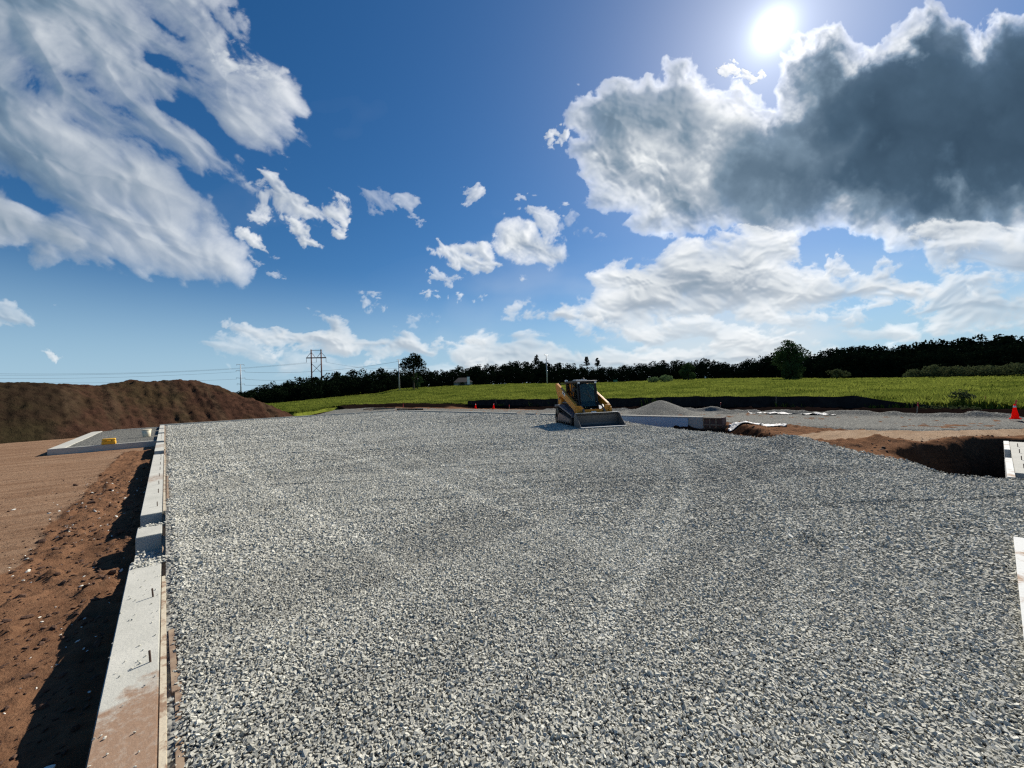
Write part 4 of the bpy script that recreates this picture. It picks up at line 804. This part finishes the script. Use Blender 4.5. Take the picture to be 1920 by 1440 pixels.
# ------------------------------------------------------------------ power line
def up_h(px, yb, yt, D):
    b = far(px, yb, D); dx = (yt-yb)*math.tan(math.radians(1.9)); t = far(px, yt, D); return b, t[2]-b[2]
poles = []
def steel_pole(px, yb, yt, D, lab, mat='galv', arms=((.99, 1.6), (.80, 1.9), (.58, 1.9), (.40, 1.6)), r=.32, ang=.3):
    b, h = up_h(px, yb, yt, D); e = empty('transmission_pole', (b[0], b[1], b[2]-3), ang); tag(e, lab, 'utility pole', 'steel poles of the power line')
    mb = MB(); mb.tube([(0, 0, 0), (0, 0, (h+3)*.5), (0, 0, h+3)], r, 12, r*.5); mb.build('pole', M[mat], e, True); tips = []
    for q_, l in arms:
        z = 3+h*q_; mb = MB(); mb.tube([(-l, 0, z+.15), (0, 0, z), (l, 0, z+.15)], .09, 6); a_ = mb.build('crossarm', M[mat], e)
        for s_ in (-1, 1): mb = MB(); mb.tube([(s_*l, 0, z+.12), (s_*l, 0, z-.55)], .05, 6); mb.build('insulator', M['wire'], a_); tips.append(Matrix.Translation((b[0], b[1], b[2]-3))@Matrix.Rotation(ang, 4, 'Z')@Vector((s_*l, 0, z-.5)))
    poles.append(tips); return tips
t1 = steel_pole(452, 745, 683, 185, 'slim steel pole rising behind the right shoulder of the mound', 'galv', r=.34)
t2 = steel_pole(749, 729, 674, 170, 'slim pale steel pole just left of the tall round headed tree', 'galv', ((.99, .9),), r=.34)
t3 = steel_pole(1026, 716, 665, 195, 'steel pole with three crossarms standing above the woods at centre', 'galv', ((.99, 2.2), (.80, 1.4), (.62, 1.4), (.40, 1.2)), r=.36)
b, h = up_h(595, 756, 655, 205); ang = -.55; pe = empty('transmission_tower', tuple(b), ang); tag(pe, 'rust red two legged power pylon with cross bracing over the left woods', 'pylon')
Hh = h; w = 2.45
for s_ in (-1, 1): mb = MB(); mb.tube([(s_*w, 0, -1), (s_*w, 0, Hh)], .40, 10, .30); mb.build('leg', M['rustpole'], pe, True)
mb = MB(); mb.box(-w-2.5, w+2.5, -.2, .2, Hh*.835, Hh*.855); mb.build('crossarm', M['rustpole'], pe)
mb = MB(); mb.tube([(-w, 0, Hh*.985), (w+.4, 0, Hh*.985)], .12, 6); mb.build('top_bar', M['rustpole'], pe)
for s_ in (-1, 1):
    for q_ in (((s_*w, 0, Hh*.95), (s_*(w+2.1), 0, Hh*.86)), ((s_*w, 0, Hh*.95), (s_*.6, 0, Hh*.86)), ((s_*w, 0, Hh*.74), (-s_*w, 0, Hh*.56))): MB().tube(q_, .12, 6).build('brace', M['rustpole'], pe)
tw = []
for x in (-w-2.4, 0, w+2.4): mb = MB(); mb.tube([(x, 0, Hh*.835), (x, 0, Hh*.76)], .10, 6); mb.build('insulator', M['wire'], pe); tw.append(Matrix.Translation(b)@Matrix.Rotation(ang, 4, 'Z')@Vector((x, 0, Hh*.76)))
def wire(A, B, sag, lab, r=.035):
    A, B = Vector(A), Vector(B); mb = MB(); mb.tube([A.lerp(B, k/16)-Vector((0, 0, sag*4*(k/16)*(1-k/16))) for k in range(17)], r, 5); tag(mb.build('power_line', M['wire']), lab, 'power line', 'wires of the distant power line')
def off(px, py, D): return Vector(far(px, py, D))
wire(tw[0], off(-60, 700, 150), 2.2, 'upper wire running left from the pylon over the mound')
wire(tw[1], off(-60, 703, 152), 2.2, 'wire running left from the middle of the pylon over the mound')
wire(t1[2], off(-60, 709, 165), 1.2, 'lower wire left of the pole behind the mound'); wire(t1[4], off(-60, 716, 165), 1.0, 'lowest wire left of the pole behind the mound')
wire(t1[3], t2[1], 2.0, 'wire from the pole behind the mound to the pole by the tall tree', .05); wire(t1[5], off(620, 704, 178), 1.2, 'lower wire right of the pole behind the mound', .05); wire(t1[7], off(560, 714, 178), .8, 'lowest wire right of the pole behind the mound', .05)
wire(tw[2], off(760, 690, 215), 1.5, 'wire running right from the pylon toward the tall tree')
# ------------------------------------------------------------------ house and signs
b = far(868, 721.5, 200); hs = empty('house', (b[0], b[1], b[2]), -.55); tag(hs, 'small pale house with dark roof half hidden before the woods', 'house')
mb = MB(); mb.box(-4.6, 4.6, -3, 3, -1, 1.3); mb.build('wall', M['siding'], hs)
mb = MB(); vb = [mb.bm.verts.new(q_) for q_ in ((-5, -3.7, 1.25), (5, -3.7, 1.25), (5, 3.7, 1.25), (-5, 3.7, 1.25), (-2.2, 0, 3.7), (2.2, 0, 3.7))]
for f_ in ((0, 1, 5, 4), (2, 3, 4, 5), (1, 2, 5), (3, 0, 4), (3, 2, 1, 0)): mb.bm.faces.new([vb[i] for i in f_])
rf = mb.build('roof', M['roof'], hs)
mb = MB(); mb.box(2.0, 3.3, -3.95, -3.1, 0, 3.9); mb.build('chimney', M['white'], rf)
for x in (-3.2, -1.2, 3.4):
    mb = MB(); mb.box(x-.45, x+.45, -3.05, -3.005, .2, 1.0); wd = mb.build('window', M['white'], hs); mb = MB(); mb.box(x-.36, x+.36, -3.07, -3.055, .28, .92); mb.build('pane', M['pane'], wd)
tree('bush', 866, 722, 192, 1.3, 2.4, 350, .2, 31, M['wood_leaf'], 'low dark bush in front of the small house', 'bush', .05, 10, False)
b = far(1154, 718, 180); sg = empty('road_sign', tuple(b), -.75); tag(sg, 'small green road sign at the meadow edge before the woods', 'road sign'); MB().box(-.95, .95, -.03, .03, .5, 1.45).build('sign_panel', M['green_sign'], sg)
mb = MB(); [mb.box(x, x+w_, -.036, -.031, z, z+.12) for x, w_, z in ((-.7, .5, 1.15), (-.1, .7, 1.15), (-.6, .9, .8))]; mb.build('lettering', M['siding'], sg); [MB().box(x-.04, x+.04, .035, .09, -.6, 1.4).build('post', M['galv'], sg) for x in (-.6, .6)]
b = far(1322.5, 711, 190); sg = empty('road_sign', tuple(b), -.75); tag(sg, 'tiny white sign on a post before the woods right of the rounded tree', 'road sign'); MB().box(-.30, .30, -.02, .02, .55, 1.35).build('sign_panel', M['white'], sg); MB().box(-.05, .05, .025, .1, -.6, 1.3).build('post', M['galv'], sg)
# ------------------------------------------------------------------ clouds: density and light on a far dome
_FH = np.array([math.sin(YAW), math.cos(YAW), 0.0])
def uv_of(x, y):
    d = ray(x, y); k = d@_FH
    return np.array([(d@_R0)/k, d[2]/k])
def PU(pts): return [tuple(uv_of(*p)) for p in pts]
SUNUV = uv_of(1450, 55)
def rot(u, v, ang):
    c, s = math.cos(ang), math.sin(ang); return u*c+v*s, -u*s+v*c
# name: outline, soft(px), noise amp(px), noise size(px), stretch, angle, thickness(px to full), opacity, dark
CL = [
 dict(p=[(-260,330),(0,350),(80,385),(130,425),(188,462),(120,472),(0,462),(-260,450)], soft=14, amp=22, size=60, st=2.2, ang=-25, thick=60, op=.96, dark=.3, oct=7, seed=5),
 dict(p=[(400,95),(470,118),(520,132),(560,152),(545,160),(480,150),(420,150)], soft=14, amp=40, size=46, st=1.8, ang=-22, thick=60, op=.9, dark=.0, oct=7, seed=6),
 dict(p=[(-260,-300),(250,-300),(345,-60),(375,0),(425,45),(445,105),(500,130),(558,150),(550,166),(480,158),(470,165),(492,178),(525,235),(540,290),(520,305),(470,290),(425,262),(455,310),(470,355),(430,350),(385,335),(372,350),(400,375),(405,415),(385,425),(330,425),(345,455),(400,478),(432,493),(400,500),(300,478),(240,455),(170,425),(120,415),(150,435),(186,462),(120,474),(0,462),(-260,445)],
      soft=24, amp=72, size=105, st=1.9, ang=-36, thick=125, op=.95, dark=.12, oct=8, seed=3, cap=140, bias=12),
 dict(p=[(470,322),(520,328),(565,350),(600,378),(640,398),(630,408),(560,400),(510,398),(475,385),(468,350)], soft=14, amp=46, size=42, st=1.7, ang=-28, thick=34, op=.9, dark=.05, oct=6, seed=11),
 dict(p=[(538,415),(580,405),(620,420),(648,432),(640,450),(600,440),(588,468),(560,465),(545,445)], soft=10, amp=32, size=36, st=1.4, ang=-20, thick=26, op=.95, dark=.05, oct=6, seed=12),
 dict(p=[(446,433),(462,432),(500,458),(502,472),(480,465),(452,450)], soft=8, amp=14, size=22, st=1.6, ang=-30, thick=14, op=.9, dark=0, oct=5, seed=13),
 dict(p=[(476,490),(500,488),(545,508),(535,515),(500,503)], soft=8, amp=20, size=22, st=2, ang=-25, thick=18, op=.5, dark=0, oct=5, seed=14),
 dict(p=[(-60,565),(20,578),(60,592),(100,618),(95,632),(40,622),(-60,618)], soft=12, amp=26, size=46, st=2.0, ang=-25, thick=26, op=.6, dark=.1, oct=6, seed=15),
 dict(p=[(84,660),(100,658),(120,672),(112,680),(95,674)], soft=7, amp=7, size=16, st=1.5, ang=-30, thick=10, op=.75, dark=0, oct=4, seed=16),
 dict(p=[(866,365),(895,352),(906,360),(900,380),(880,378)], soft=8, amp=22, size=24, st=1.6, ang=20, thick=20, op=.7, dark=0, oct=6, seed=17),
 dict(p=[(750,362),(775,368),(812,382),(805,394),(770,384)], soft=8, amp=28, size=28, st=1.7, ang=-25, thick=24, op=.5, dark=0, oct=6, seed=18),
 dict(p=[(690,365),(705,372),(735,390),(725,396),(700,385)], soft=8, amp=26, size=24, st=2, ang=-40, thick=26, op=.32, dark=0, oct=6, seed=19),
 dict(p=[(932,432),(950,418),(975,414),(1008,424),(1040,446),(1066,478),(1058,495),(1035,502),(1005,492),(970,488),(940,474),(930,455)], soft=10, amp=11, size=34, st=1.1, ang=0, thick=30, op=1, dark=.12, oct=7, seed=21),
 dict(p=[(974,390),(1000,386),(1038,400),(1045,415),(1030,428),(1005,415),(980,400)], soft=10, amp=36, size=34, st=1.3, ang=20, thick=32, op=.72, dark=0, oct=7, seed=22),
 dict(p=[(836,458),(880,456),(915,478),(950,495),(975,505),(955,520),(945,535),(915,528),(880,505),(845,488)], soft=12, amp=34, size=36, st=1.4, ang=-25, thick=30, op=.9, dark=.04, oct=7, seed=23),
 dict(p=[(818,518),(845,514),(872,520),(862,532),(835,532)], soft=8, amp=26, size=20, st=1.2, ang=-10, thick=18, op=.6, dark=0, oct=5, seed=24),
 dict(p=[(1040,425),(1080,410),(1110,430),(1080,450)], soft=14, amp=40, size=30, st=1.2, ang=20, thick=40, op=.35, dark=0, oct=6, seed=25),
 dict(p=[(1022,250),(1045,240),(1062,252),(1052,270),(1030,268)], soft=8, amp=22, size=20, st=1, ang=0, thick=16, op=.75, dark=0, oct=6, seed=26),
 dict(p=[(1348,126),(1372,124),(1380,140),(1360,146)], soft=6, amp=16, size=16, st=1, ang=0, thick=12, op=.9, dark=0, oct=5, seed=27),
 dict(p=[(1386,130),(1408,126),(1424,140),(1410,152),(1390,146)], soft=6, amp=14, size=16, st=1, ang=0, thick=12, op=.95, dark=0, oct=5, seed=28),
 dict(p=[(1062,200),(1072,165),(1088,150),(1120,150),(1140,138),(1190,140),(1228,136),(1234,112),(1262,104),(1290,106),(1302,135),(1335,158),(1366,170),(1376,156),(1400,168),(1440,178),(1456,192),(1458,172),(1446,150),(1448,126),(1478,98),(1500,66),(1512,76),(1560,38),(1576,42),(1586,66),(1618,78),(1655,70),(1690,44),(1715,22),(1742,-2),(1768,2),(1776,30),(1812,36),(1836,62),(1838,80),(1850,50),(1880,26),(1920,30),(2000,5),(2200,0),(2200,470),(1990,470),(1930,455),(1890,470),(1830,455),(1770,478),(1700,465),(1640,448),(1585,425),(1530,440),(1480,455),(1420,448),(1350,430),(1300,445),(1250,440),(1200,445),(1165,432),(1180,398),(1130,398),(1100,380),(1085,345),(1062,300),(1072,260),(1058,230)],
      soft=8, amp=26, size=62, st=1.05, ang=10, thick=75, op=1, dark=1, oct=8, seed=31, big=1),
 dict(p=[(955,592),(985,582),(1035,582),(1050,570),(1070,572),(1085,592),(1110,588),(1140,590),(1128,565),(1160,545),(1128,528),(1165,492),(1230,482),(1290,462),(1400,452),(1475,450),(1492,480),(1450,500),(1500,520),(1560,528),(1620,520),(1660,498),(1700,512),(1745,538),(1720,556),(1640,552),(1590,568),(1500,578),(1420,590),(1340,596),(1260,600),(1200,616),(1130,612),(1080,606),(1010,600)],
      soft=12, amp=26, size=50, st=1.6, ang=-4, thick=36, op=1, bias=9, dark=.2, oct=8, seed=41),
 dict(p=[(1545,495),(1580,490),(1600,505),(1580,520),(1552,512)], soft=8, amp=16, size=24, st=1.2, ang=0, thick=20, op=.8, dark=.1, oct=6, seed=42),
 dict(p=[(1455,500),(1490,495),(1530,510),(1510,522),(1470,520)], soft=10, amp=24, size=24, st=1.4, ang=0, thick=26, op=.55, dark=.0, oct=6, seed=43),
 dict(p=[(1690,575),(1750,548),(1800,520),(1880,535),(2100,520),(2100,640),(1900,620),(1800,610),(1700,600)], soft=30, amp=60, size=60, st=2.0, ang=8, thick=50, op=.8, bias=12, dark=.1, oct=8, seed=44),
 dict(p=[(1740,470),(1800,455),(1880,470),(2100,450),(2100,545),(1930,520),(1850,510),(1790,515)], soft=30, amp=60, size=70, st=1.8, ang=-10, thick=60, op=.85, bias=14, dark=.4, oct=8, seed=45),
 dict(p=[(1430,600),(1480,594),(1560,598),(1640,606),(1700,622),(1660,632),(1580,640),(1480,620)], soft=14, amp=34, size=46, st=2.0, ang=0, thick=46, op=.8, bias=8, dark=.2, oct=7, seed=46),
 dict(p=[(1090,618),(1160,622),(1240,618),(1330,614),(1415,628),(1400,646),(1300,640),(1180,652),(1110,640)], soft=12, amp=32, size=44, st=2.0, ang=0, thick=44, op=.85, bias=8, dark=.25, oct=7, seed=47),
 dict(p=[(860,668),(920,628),(1000,622),(1080,650),(1180,660),(1330,650),(1480,640),(1560,660),(1560,700),(860,700)], soft=20, amp=38, size=46, st=2.0, ang=0, thick=44, op=.85, bias=8, dark=.15, oct=7, seed=48),
 dict(p=[(868,640),(890,632),(922,652),(905,660),(880,652)], soft=8, amp=12, size=22, st=1.4, ang=-10, thick=14, op=.85, dark=0, oct=5, seed=49),
 dict(p=[(422,616),(480,608),(520,600),(560,606),(596,606),(578,576),(600,572),(625,582),(640,590),(664,596),(658,614),(700,620),(738,608),(770,622),(800,644),(850,656),(895,664),(880,678),(800,674),(720,672),(640,676),(560,654),(480,634),(440,626)],
      soft=9, amp=26, size=42, st=1.6, ang=-8, thick=34, op=.92, dark=.18, oct=8, seed=51),
 dict(p=[(305,636),(400,642),(470,646),(520,665),(545,690),(500,690),(430,664),(330,652)], soft=14, amp=34, size=42, st=2.4, ang=-16, thick=42, op=.6, dark=.05, oct=7, seed=52),
 dict(p=[(530,660),(700,676),(860,690),(860,720),(520,700)], soft=22, amp=30, size=42, st=2.4, ang=-6, thick=60, op=.5, dark=.05, oct=6, seed=53),
 dict(p=[(668,545),(690,542),(720,548),(690,551)], soft=6, amp=12, size=18, st=2, ang=0, thick=12, op=.55, dark=0, oct=5, seed=54),
 dict(p=[(790,550),(806,548),(810,560),(796,564)], soft=6, amp=10, size=14, st=1, ang=0, thick=12, op=.7, dark=0, oct=5, seed=55),
 dict(p=[(690,568),(706,564),(714,580),(700,586)], soft=8, amp=18, size=18, st=1, ang=0, thick=20, op=.45, dark=0, oct=5, seed=56),
 dict(p=[(886,552),(900,550),(906,562),(890,562)], soft=6, amp=10, size=14, st=1, ang=0, thick=14, op=.6, dark=0, oct=5, seed=57),
 dict(p=[(770,595),(800,600),(820,612),(790,612)], soft=8, amp=20, size=20, st=1.5, ang=-10, thick=26, op=.4, dark=0, oct=5, seed=58),
]
HOLES = [(188,168,50,15,-44,.9),(292,38,52,11,-40,.8),(310,118,30,11,-25,.8),(375,125,26,9,-60,.6),(150,236,36,15,-30,.55),(335,216,44,9,-30,.8),
         (420,262,62,11,-48,1.0),(220,302,16,9,0,.8),(100,198,40,9,-50,.7),(130,410,90,10,-28,1.1),(240,395,44,10,-20,.8),(300,440,60,10,-10,.7),(365,350,40,14,-40,.7),(280,290,30,8,-20,.5)]
def cloud_fields(U, V):
    """U,V grids in tangent units -> alpha, light"""
    px = 1.0/FPX
    alpha = np.zeros(U.shape); light = np.zeros(U.shape); rgb = None
    su, sv = SUNUV
    du, dv = su-U, sv-V; dist = np.hypot(du, dv)+1e-6; du /= dist; dv /= dist
    def dens(c, u, v, P):
        ur, vr = rot(u, v, math.radians(c['ang']))
        s = c['size']*px
        wx = fbm(ur/(s*1.6*c['st']), vr/(s*1.6), 3, c['seed']+70)-.5
        wy = fbm(ur/(s*1.6*c['st'])+5.2, vr/(s*1.6)+1.7, 3, c['seed']+90)-.5
        k = .75
        n = fbm((ur+wx*s*k*c['st'])/(s*c['st']), (vr+wy*s*k)/s, c['oct']+1, c['seed'], .59)
        if c.get('big'):
            n2 = fbm((ur+wx*s*.5)/(s*.7), (vr+wy*s*.5)/(s*.7), 6, c['seed']+40, .5, True)
            n = n*.6+n2*.4-.06
        sd = poly_sd(u+wx*s*.35, v+wy*s*.35, P)
        if c['seed'] == 3:
            for hx, hy, ha, hb, an, w in HOLES:
                h = uv_of(hx, hy); a, b = rot(u+wx*s*.4-h[0], v+wy*s*.4-h[1], math.radians(an))
                q = np.sqrt((a/(ha*.85*px))**2+(b/(hb*.8*px))**2)
                sd = np.minimum(sd, sd*0+(q-1)*hb*px*1.5*w+ (1-w)*30*px)
        ns = fbm((ur+wx*s*k*c['st'])/(s*c['st']), (vr+wy*s*k)/s, 4, c['seed'], .42)
        n = .5+(n-.5)*1.75; ns = .5+(ns-.5)*1.75
        return sd, n, ns
    for c in CL:
        if c['soft'] < 13 and not c.get('big') and not c.get('_d'): c['amp'] *= 1.45; c['thick'] *= 1.15; c['_d'] = 1
        P = PU(c['p']); pa = np.array(P)
        m = (c['soft']+c['amp'])*px
        rows = np.where((V[:, 0] > pa[:, 1].min()-m) & (V[:, 0] < pa[:, 1].max()+m))[0]
        cols = np.where((U[0] > pa[:, 0].min()-m) & (U[0] < pa[:, 0].max()+m))[0]
        if not len(rows) or not len(cols): continue
        r0, r1, c0, c1 = rows[0], rows[-1]+1, cols[0], cols[-1]+1
        u, v = U[r0:r1, c0:c1], V[r0:r1, c0:c1]
        sd, n, ns = dens(c, u, v, P)
        e = (c.get('bias', 0)*px + np.minimum(sd, c.get('cap', 999)*px) + (n-.5)*2*c['amp']*px*.9)/px            # px units, signed
        d = np.clip((e+c['soft']*.3)/c['thick'], 0, None)
        a = 1-np.exp(-np.clip(d, 0, 4)*(2.5 if c['soft'] < 13 else 2.6)*(1.5 if c.get('big') else 1))
        a *= c['op']*sstep(0, c['soft']*.8/c['thick'], d)
        # relief: the same field seen a little way toward the sun
        es = (sd + (ns-.5)*2*c['amp']*px*.9)/px
        gy, gx = np.gradient(np.minimum(np.clip(es/c['thick'], -.3, 1.6), 1.6)+ (ns-.5)*.8, v[1, 0]-v[0, 0], u[0, 1]-u[0, 0])
        sl = -(gx*du[r0:r1, c0:c1]+gy*dv[r0:r1, c0:c1])*px*c['thick']
        rel = np.tanh(sl*.5)
        ds = dist[r0:r1, c0:c1]
        near = np.exp(-ds/.45)
        if c.get('big'):
            uu = u/px; vv = v/px
            # dark heavy body to the right, lighter ragged mass to the left
            K = PU([(1385,255),(1440,225),(1470,150),(1490,-100),(2300,-100),(2300,400),(1920,400),(1760,435),(1640,420),(1480,420),(1390,395),(1340,350),(1355,290)])
            w1 = fbm(u/.09, v/.09, 5, 201)-.5; bw0 = fbm(u/.035+w1, v/.035+w1, 5, 281, .55)-.5; w2 = fbm(u/.3, v/.3, 4, 222)-.5
            kd = poly_sd(u+w1*.03, v+w1*.03, K)/px
            core = sstep(-95, 120, kd+w1*190+w2*90+bw0*60)*sstep(6, 62, e+w1*60+bw0*40)
            K2 = PU([(1085,195),(1100,165),(1180,150),(1250,120),(1310,170),(1345,230),(1300,270),(1220,255),(1120,245)])
            core2 = sstep(-30, 40, poly_sd(u+w1*.04, v+w1*.04, K2)/px+w1*50)
            wisp = PU([(1475,262),(1530,290),(1590,265),(1615,235),(1625,245),(1600,285),(1540,315),(1480,300)])
            wz = sstep(-30, 30, poly_sd(u+w1*.03, v+w1*.03, wisp)/px+w1*30)*.16
            bil = (fbm(u/.075+w1*1.6, v/.06+w1*1.6, 5, 331, .5)-.5)*1.5
            bw = fbm(u/.03+w1*3, v/.03+w1*3, 5, 371, .5)-.5
            rim = np.exp(-np.clip(e, 0, None)/13.0)
            L = .60 + .45*near + rim*(.5+.5*near) + rel*.16*(1-core*.8) + bil*.5*(1-core*.85)*(1-core2*.5) + bw*.22*(1-core2*.6)*sstep(330, 120, vv)
            L = L*(1-core) + core*(.055+.13*w2+.10*w1+.09*near+.20*np.exp(-np.clip(e, 0, None)/55)+.10*sstep(.25, -.15, u-.75)+.04*(bil)+wz)
            L = L*(1-core2*sstep(6, 40, e)*.42)
            low = sstep(455, 405, 720-vv) # unused shape of the base
        else:
            rim = np.exp(-np.clip(e, 0, None)/max(9., c['thick']*.35))
            L = .74 + .25*near + rel*.13 + rim*.14 - c['dark']*.55*np.clip(d-.35, 0, 1)*(1-near*.4) + (n-.5)*.35
        if c['seed'] == 3:
            gl = sstep(-.55, -1.35, u)
            L = L-.12-.12*gl-.16*(fbm(u/.22, v/.12, 4, 77)-.35)+.10*sstep(-.85,-.6,u)
        L = np.clip(L, .02, 1.5)
        A0, L0 = alpha[r0:r1, c0:c1], light[r0:r1, c0:c1]
        An = a+A0*(1-a)
        light[r0:r1, c0:c1] = np.where(An > 1e-4, (L*a+L0*A0*(1-a))/np.maximum(An, 1e-4), 0)
        alpha[r0:r1, c0:c1] = An
    # thin veil toward the horizon on the right
    w = fbm(U/.5, V/.16, 5, 501)
    veil = .62*sstep(.40, .72, w)*sstep(-.5, .5, U)*sstep(.40, .06, V)*sstep(-.02, .06, V)+ .16*sstep(.55, .8, fbm(U/.35+3, V/.25, 5, 77))*sstep(.9, .3, V)*sstep(-1.2, -.2, U)*.5
    A2 = alpha+veil*(1-alpha)
    light = np.where(A2 > 1e-4, (light*alpha+.85*veil*(1-alpha))/np.maximum(A2, 1e-4), 0)
    return np.clip(A2, 0, 1), light
# ------------------------------------------------------------------ cloud dome
du = .00235
us = np.arange(-1.62, 1.62, du); vs = np.arange(-.03, 1.27, du); U, Vv = np.meshgrid(us, vs)
Al, Li = cloud_fields(U, Vv)
D3 = U[..., None]*_R0+Vv[..., None]*np.array([0, 0, 1.0])+_FH; D3 /= np.linalg.norm(D3, axis=-1)[..., None]
Fq = gridfaces(len(vs), len(us)); mx = np.maximum.reduce([Al[:-1, :-1], Al[1:, 1:], Al[:-1, 1:], Al[1:, :-1]]).reshape(-1); Fq = Fq[mx > .004]
V, F, A = compact((D3*25000+EYE).reshape(-1, 3), Fq, {'cover': Al.reshape(-1), 'light': Li.reshape(-1)})
t = NT('cloud'); c = t.ramp(t.math('DIVIDE', t.attr('light'), 1.25), [(0.0, (.034, .066, .108)), (.12, (.066, .118, .18)), (.32, (.20, .285, .375)), (.50, (.44, .50, .57)), (.66, (.74, .78, .81)), (.84, (1.05, 1.06, 1.06)), (1.0, (1.5, 1.5, 1.45))])
em = t.n('Emission', ins={'Color': c, 'Strength': 1.0/2**EXPO}); tr = t.n('BsdfTransparent'); ms_ = t.n('MixShader', ins={0: t.attr('cover'), 1: tr.outputs[0], 2: em.outputs[0]}); t.t.links.new(ms_.outputs[0], t.out.inputs[0])
try: t.m.cycles.emission_sampling = 'NONE'
except Exception: pass
tag(npmesh('sky', V, F, t.m, A, smooth=True), 'white and grey clouds in a deep blue sky with the sun at a cloud edge', 'sky', kind='structure')
HZ = 1/(SKY_STR*2**EXPO)
# ------------------------------------------------------------------ world, sun, camera
w = bpy.data.worlds.new('World'); SC.world = w; w.use_nodes = True; nt = w.node_tree; nt.nodes.clear()
N = lambda typ, **kw: (lambda n_: ([setattr(n_, k, v) for k, v in kw.items()], n_)[1])(nt.nodes.new('ShaderNode'+typ))
lk = nt.links.new
sk = N('TexSky'); sk.sky_type = 'NISHITA'; sk.sun_disc = False; sk.sun_elevation = SUN_EL; sk.sun_rotation = SUN_AZ; sk.air_density = 1.0; sk.dust_density = .35; sk.ozone_density = 3.0; sk.altitude = 200
hs_ = N('HueSaturation'); hs_.inputs['Saturation'].default_value = 1.28; hs_.inputs['Value'].default_value = 1.0; tn_ = N('Mix', data_type='RGBA', blend_type='MULTIPLY'); tn_.inputs[0].default_value = 1; lk(sk.outputs[0], tn_.inputs[6]); tn_.inputs[7].default_value = (.93, .975, 1.03, 1); lk(tn_.outputs[2], hs_.inputs['Color'])
sep = N('SeparateXYZ'); tc0 = N('TexCoord'); lk(tc0.outputs['Generated'], sep.inputs[0]); mrz = N('MapRange'); lk(sep.outputs[2], mrz.inputs[0]); mrz.inputs[1].default_value = .0; mrz.inputs[2].default_value = .30; mrz.inputs[3].default_value = .85; mrz.inputs[4].default_value = .0; mrz.interpolation_type = 'SMOOTHSTEP'
mxh = N('Mix', data_type='RGBA'); lk(mrz.outputs[0], mxh.inputs[0]); lk(hs_.outputs[0], mxh.inputs[6]); mxh.inputs[7].default_value = (.38*HZ, .58*HZ, .75*HZ, 1)
bg = N('Background'); bg.inputs['Strength'].default_value = SKY_STR; lk(mxh.outputs[2], bg.inputs[0])
geo = N('TexCoord'); dot = N('VectorMath', operation='DOT_PRODUCT'); lk(geo.outputs['Generated'], dot.inputs[0])
sd3 = (math.cos(SUN_EL)*math.sin(SUN_AZ), math.cos(SUN_EL)*math.cos(SUN_AZ), math.sin(SUN_EL)); dot.inputs[1].default_value = sd3
acos = N('Math', operation='ARCCOSINE'); lk(dot.outputs['Value'], acos.inputs[0])
def gexp(width, amp, p=1.0):
    d_ = N('Math', operation='DIVIDE'); lk(acos.outputs[0], d_.inputs[0]); d_.inputs[1].default_value = width
    pw = N('Math', operation='POWER'); lk(d_.outputs[0], pw.inputs[0]); pw.inputs[1].default_value = p
    ng = N('Math', operation='MULTIPLY'); lk(pw.outputs[0], ng.inputs[0]); ng.inputs[1].default_value = -1
    e_ = N('Math', operation='EXPONENT'); lk(ng.outputs[0], e_.inputs[0]); m_ = N('Math', operation='MULTIPLY'); lk(e_.outputs[0], m_.inputs[0]); m_.inputs[1].default_value = amp; return m_.outputs[0]
s1 = N('Math', operation='ADD'); lk(gexp(math.radians(1.0), 1.35, 1.3), s1.inputs[0]); lk(gexp(math.radians(2.8), .45), s1.inputs[1])
s2 = N('Math', operation='ADD'); lk(s1.outputs[0], s2.inputs[0]); lk(gexp(math.radians(14), .04), s2.inputs[1])
b2 = N('Background'); b2.inputs[0].default_value = (.90, .96, 1.0, 1); lk(s2.outputs[0], b2.inputs[1])
ad = N('AddShader'); lk(bg.outputs[0], ad.inputs[0]); lk(b2.outputs[0], ad.inputs[1]); wo = N('OutputWorld'); lk(ad.outputs[0], wo.inputs[0])
sl = bpy.data.lights.new('sun', 'SUN'); sl.energy = SUN_STR; sl.angle = math.radians(.53); sl.color = (1.0, .935, .83); so = bpy.data.objects.new('sun', sl); COL.objects.link(so); so.rotation_euler = Vector(sd3).to_track_quat('Z', 'Y').to_euler(); so.location = (60, 20, 80)
cd = bpy.data.cameras.new('camera'); co = bpy.data.objects.new('camera', cd); COL.objects.link(co); cd.sensor_width = 36; cd.lens = 36*FPX/1920; cd.clip_start = .05; cd.clip_end = 60000
co.matrix_world = Matrix(((RGT[0], UPV[0], -FWD[0], EYE[0]), (RGT[1], UPV[1], -FWD[1], EYE[1]), (RGT[2], UPV[2], -FWD[2], EYE[2]), (0, 0, 0, 1)))
SC.camera = co
SC.view_settings.view_transform = 'Standard'; SC.view_settings.look = 'None'; SC.view_settings.exposure = EXPO; SC.view_settings.gamma = 1; SC.view_settings.use_curve_mapping = False
SC.cycles.use_denoising = False; SC.cycles.use_adaptive_sampling = False; SC.cycles.pixel_filter_type = 'BLACKMAN_HARRIS'; SC.cycles.filter_width = 1.3; SC.cycles.max_bounces = 5; SC.cycles.diffuse_bounces = 3; SC.cycles.transparent_max_bounces = 12; SC.cycles.caustics_reflective = False; SC.cycles.caustics_refractive = False
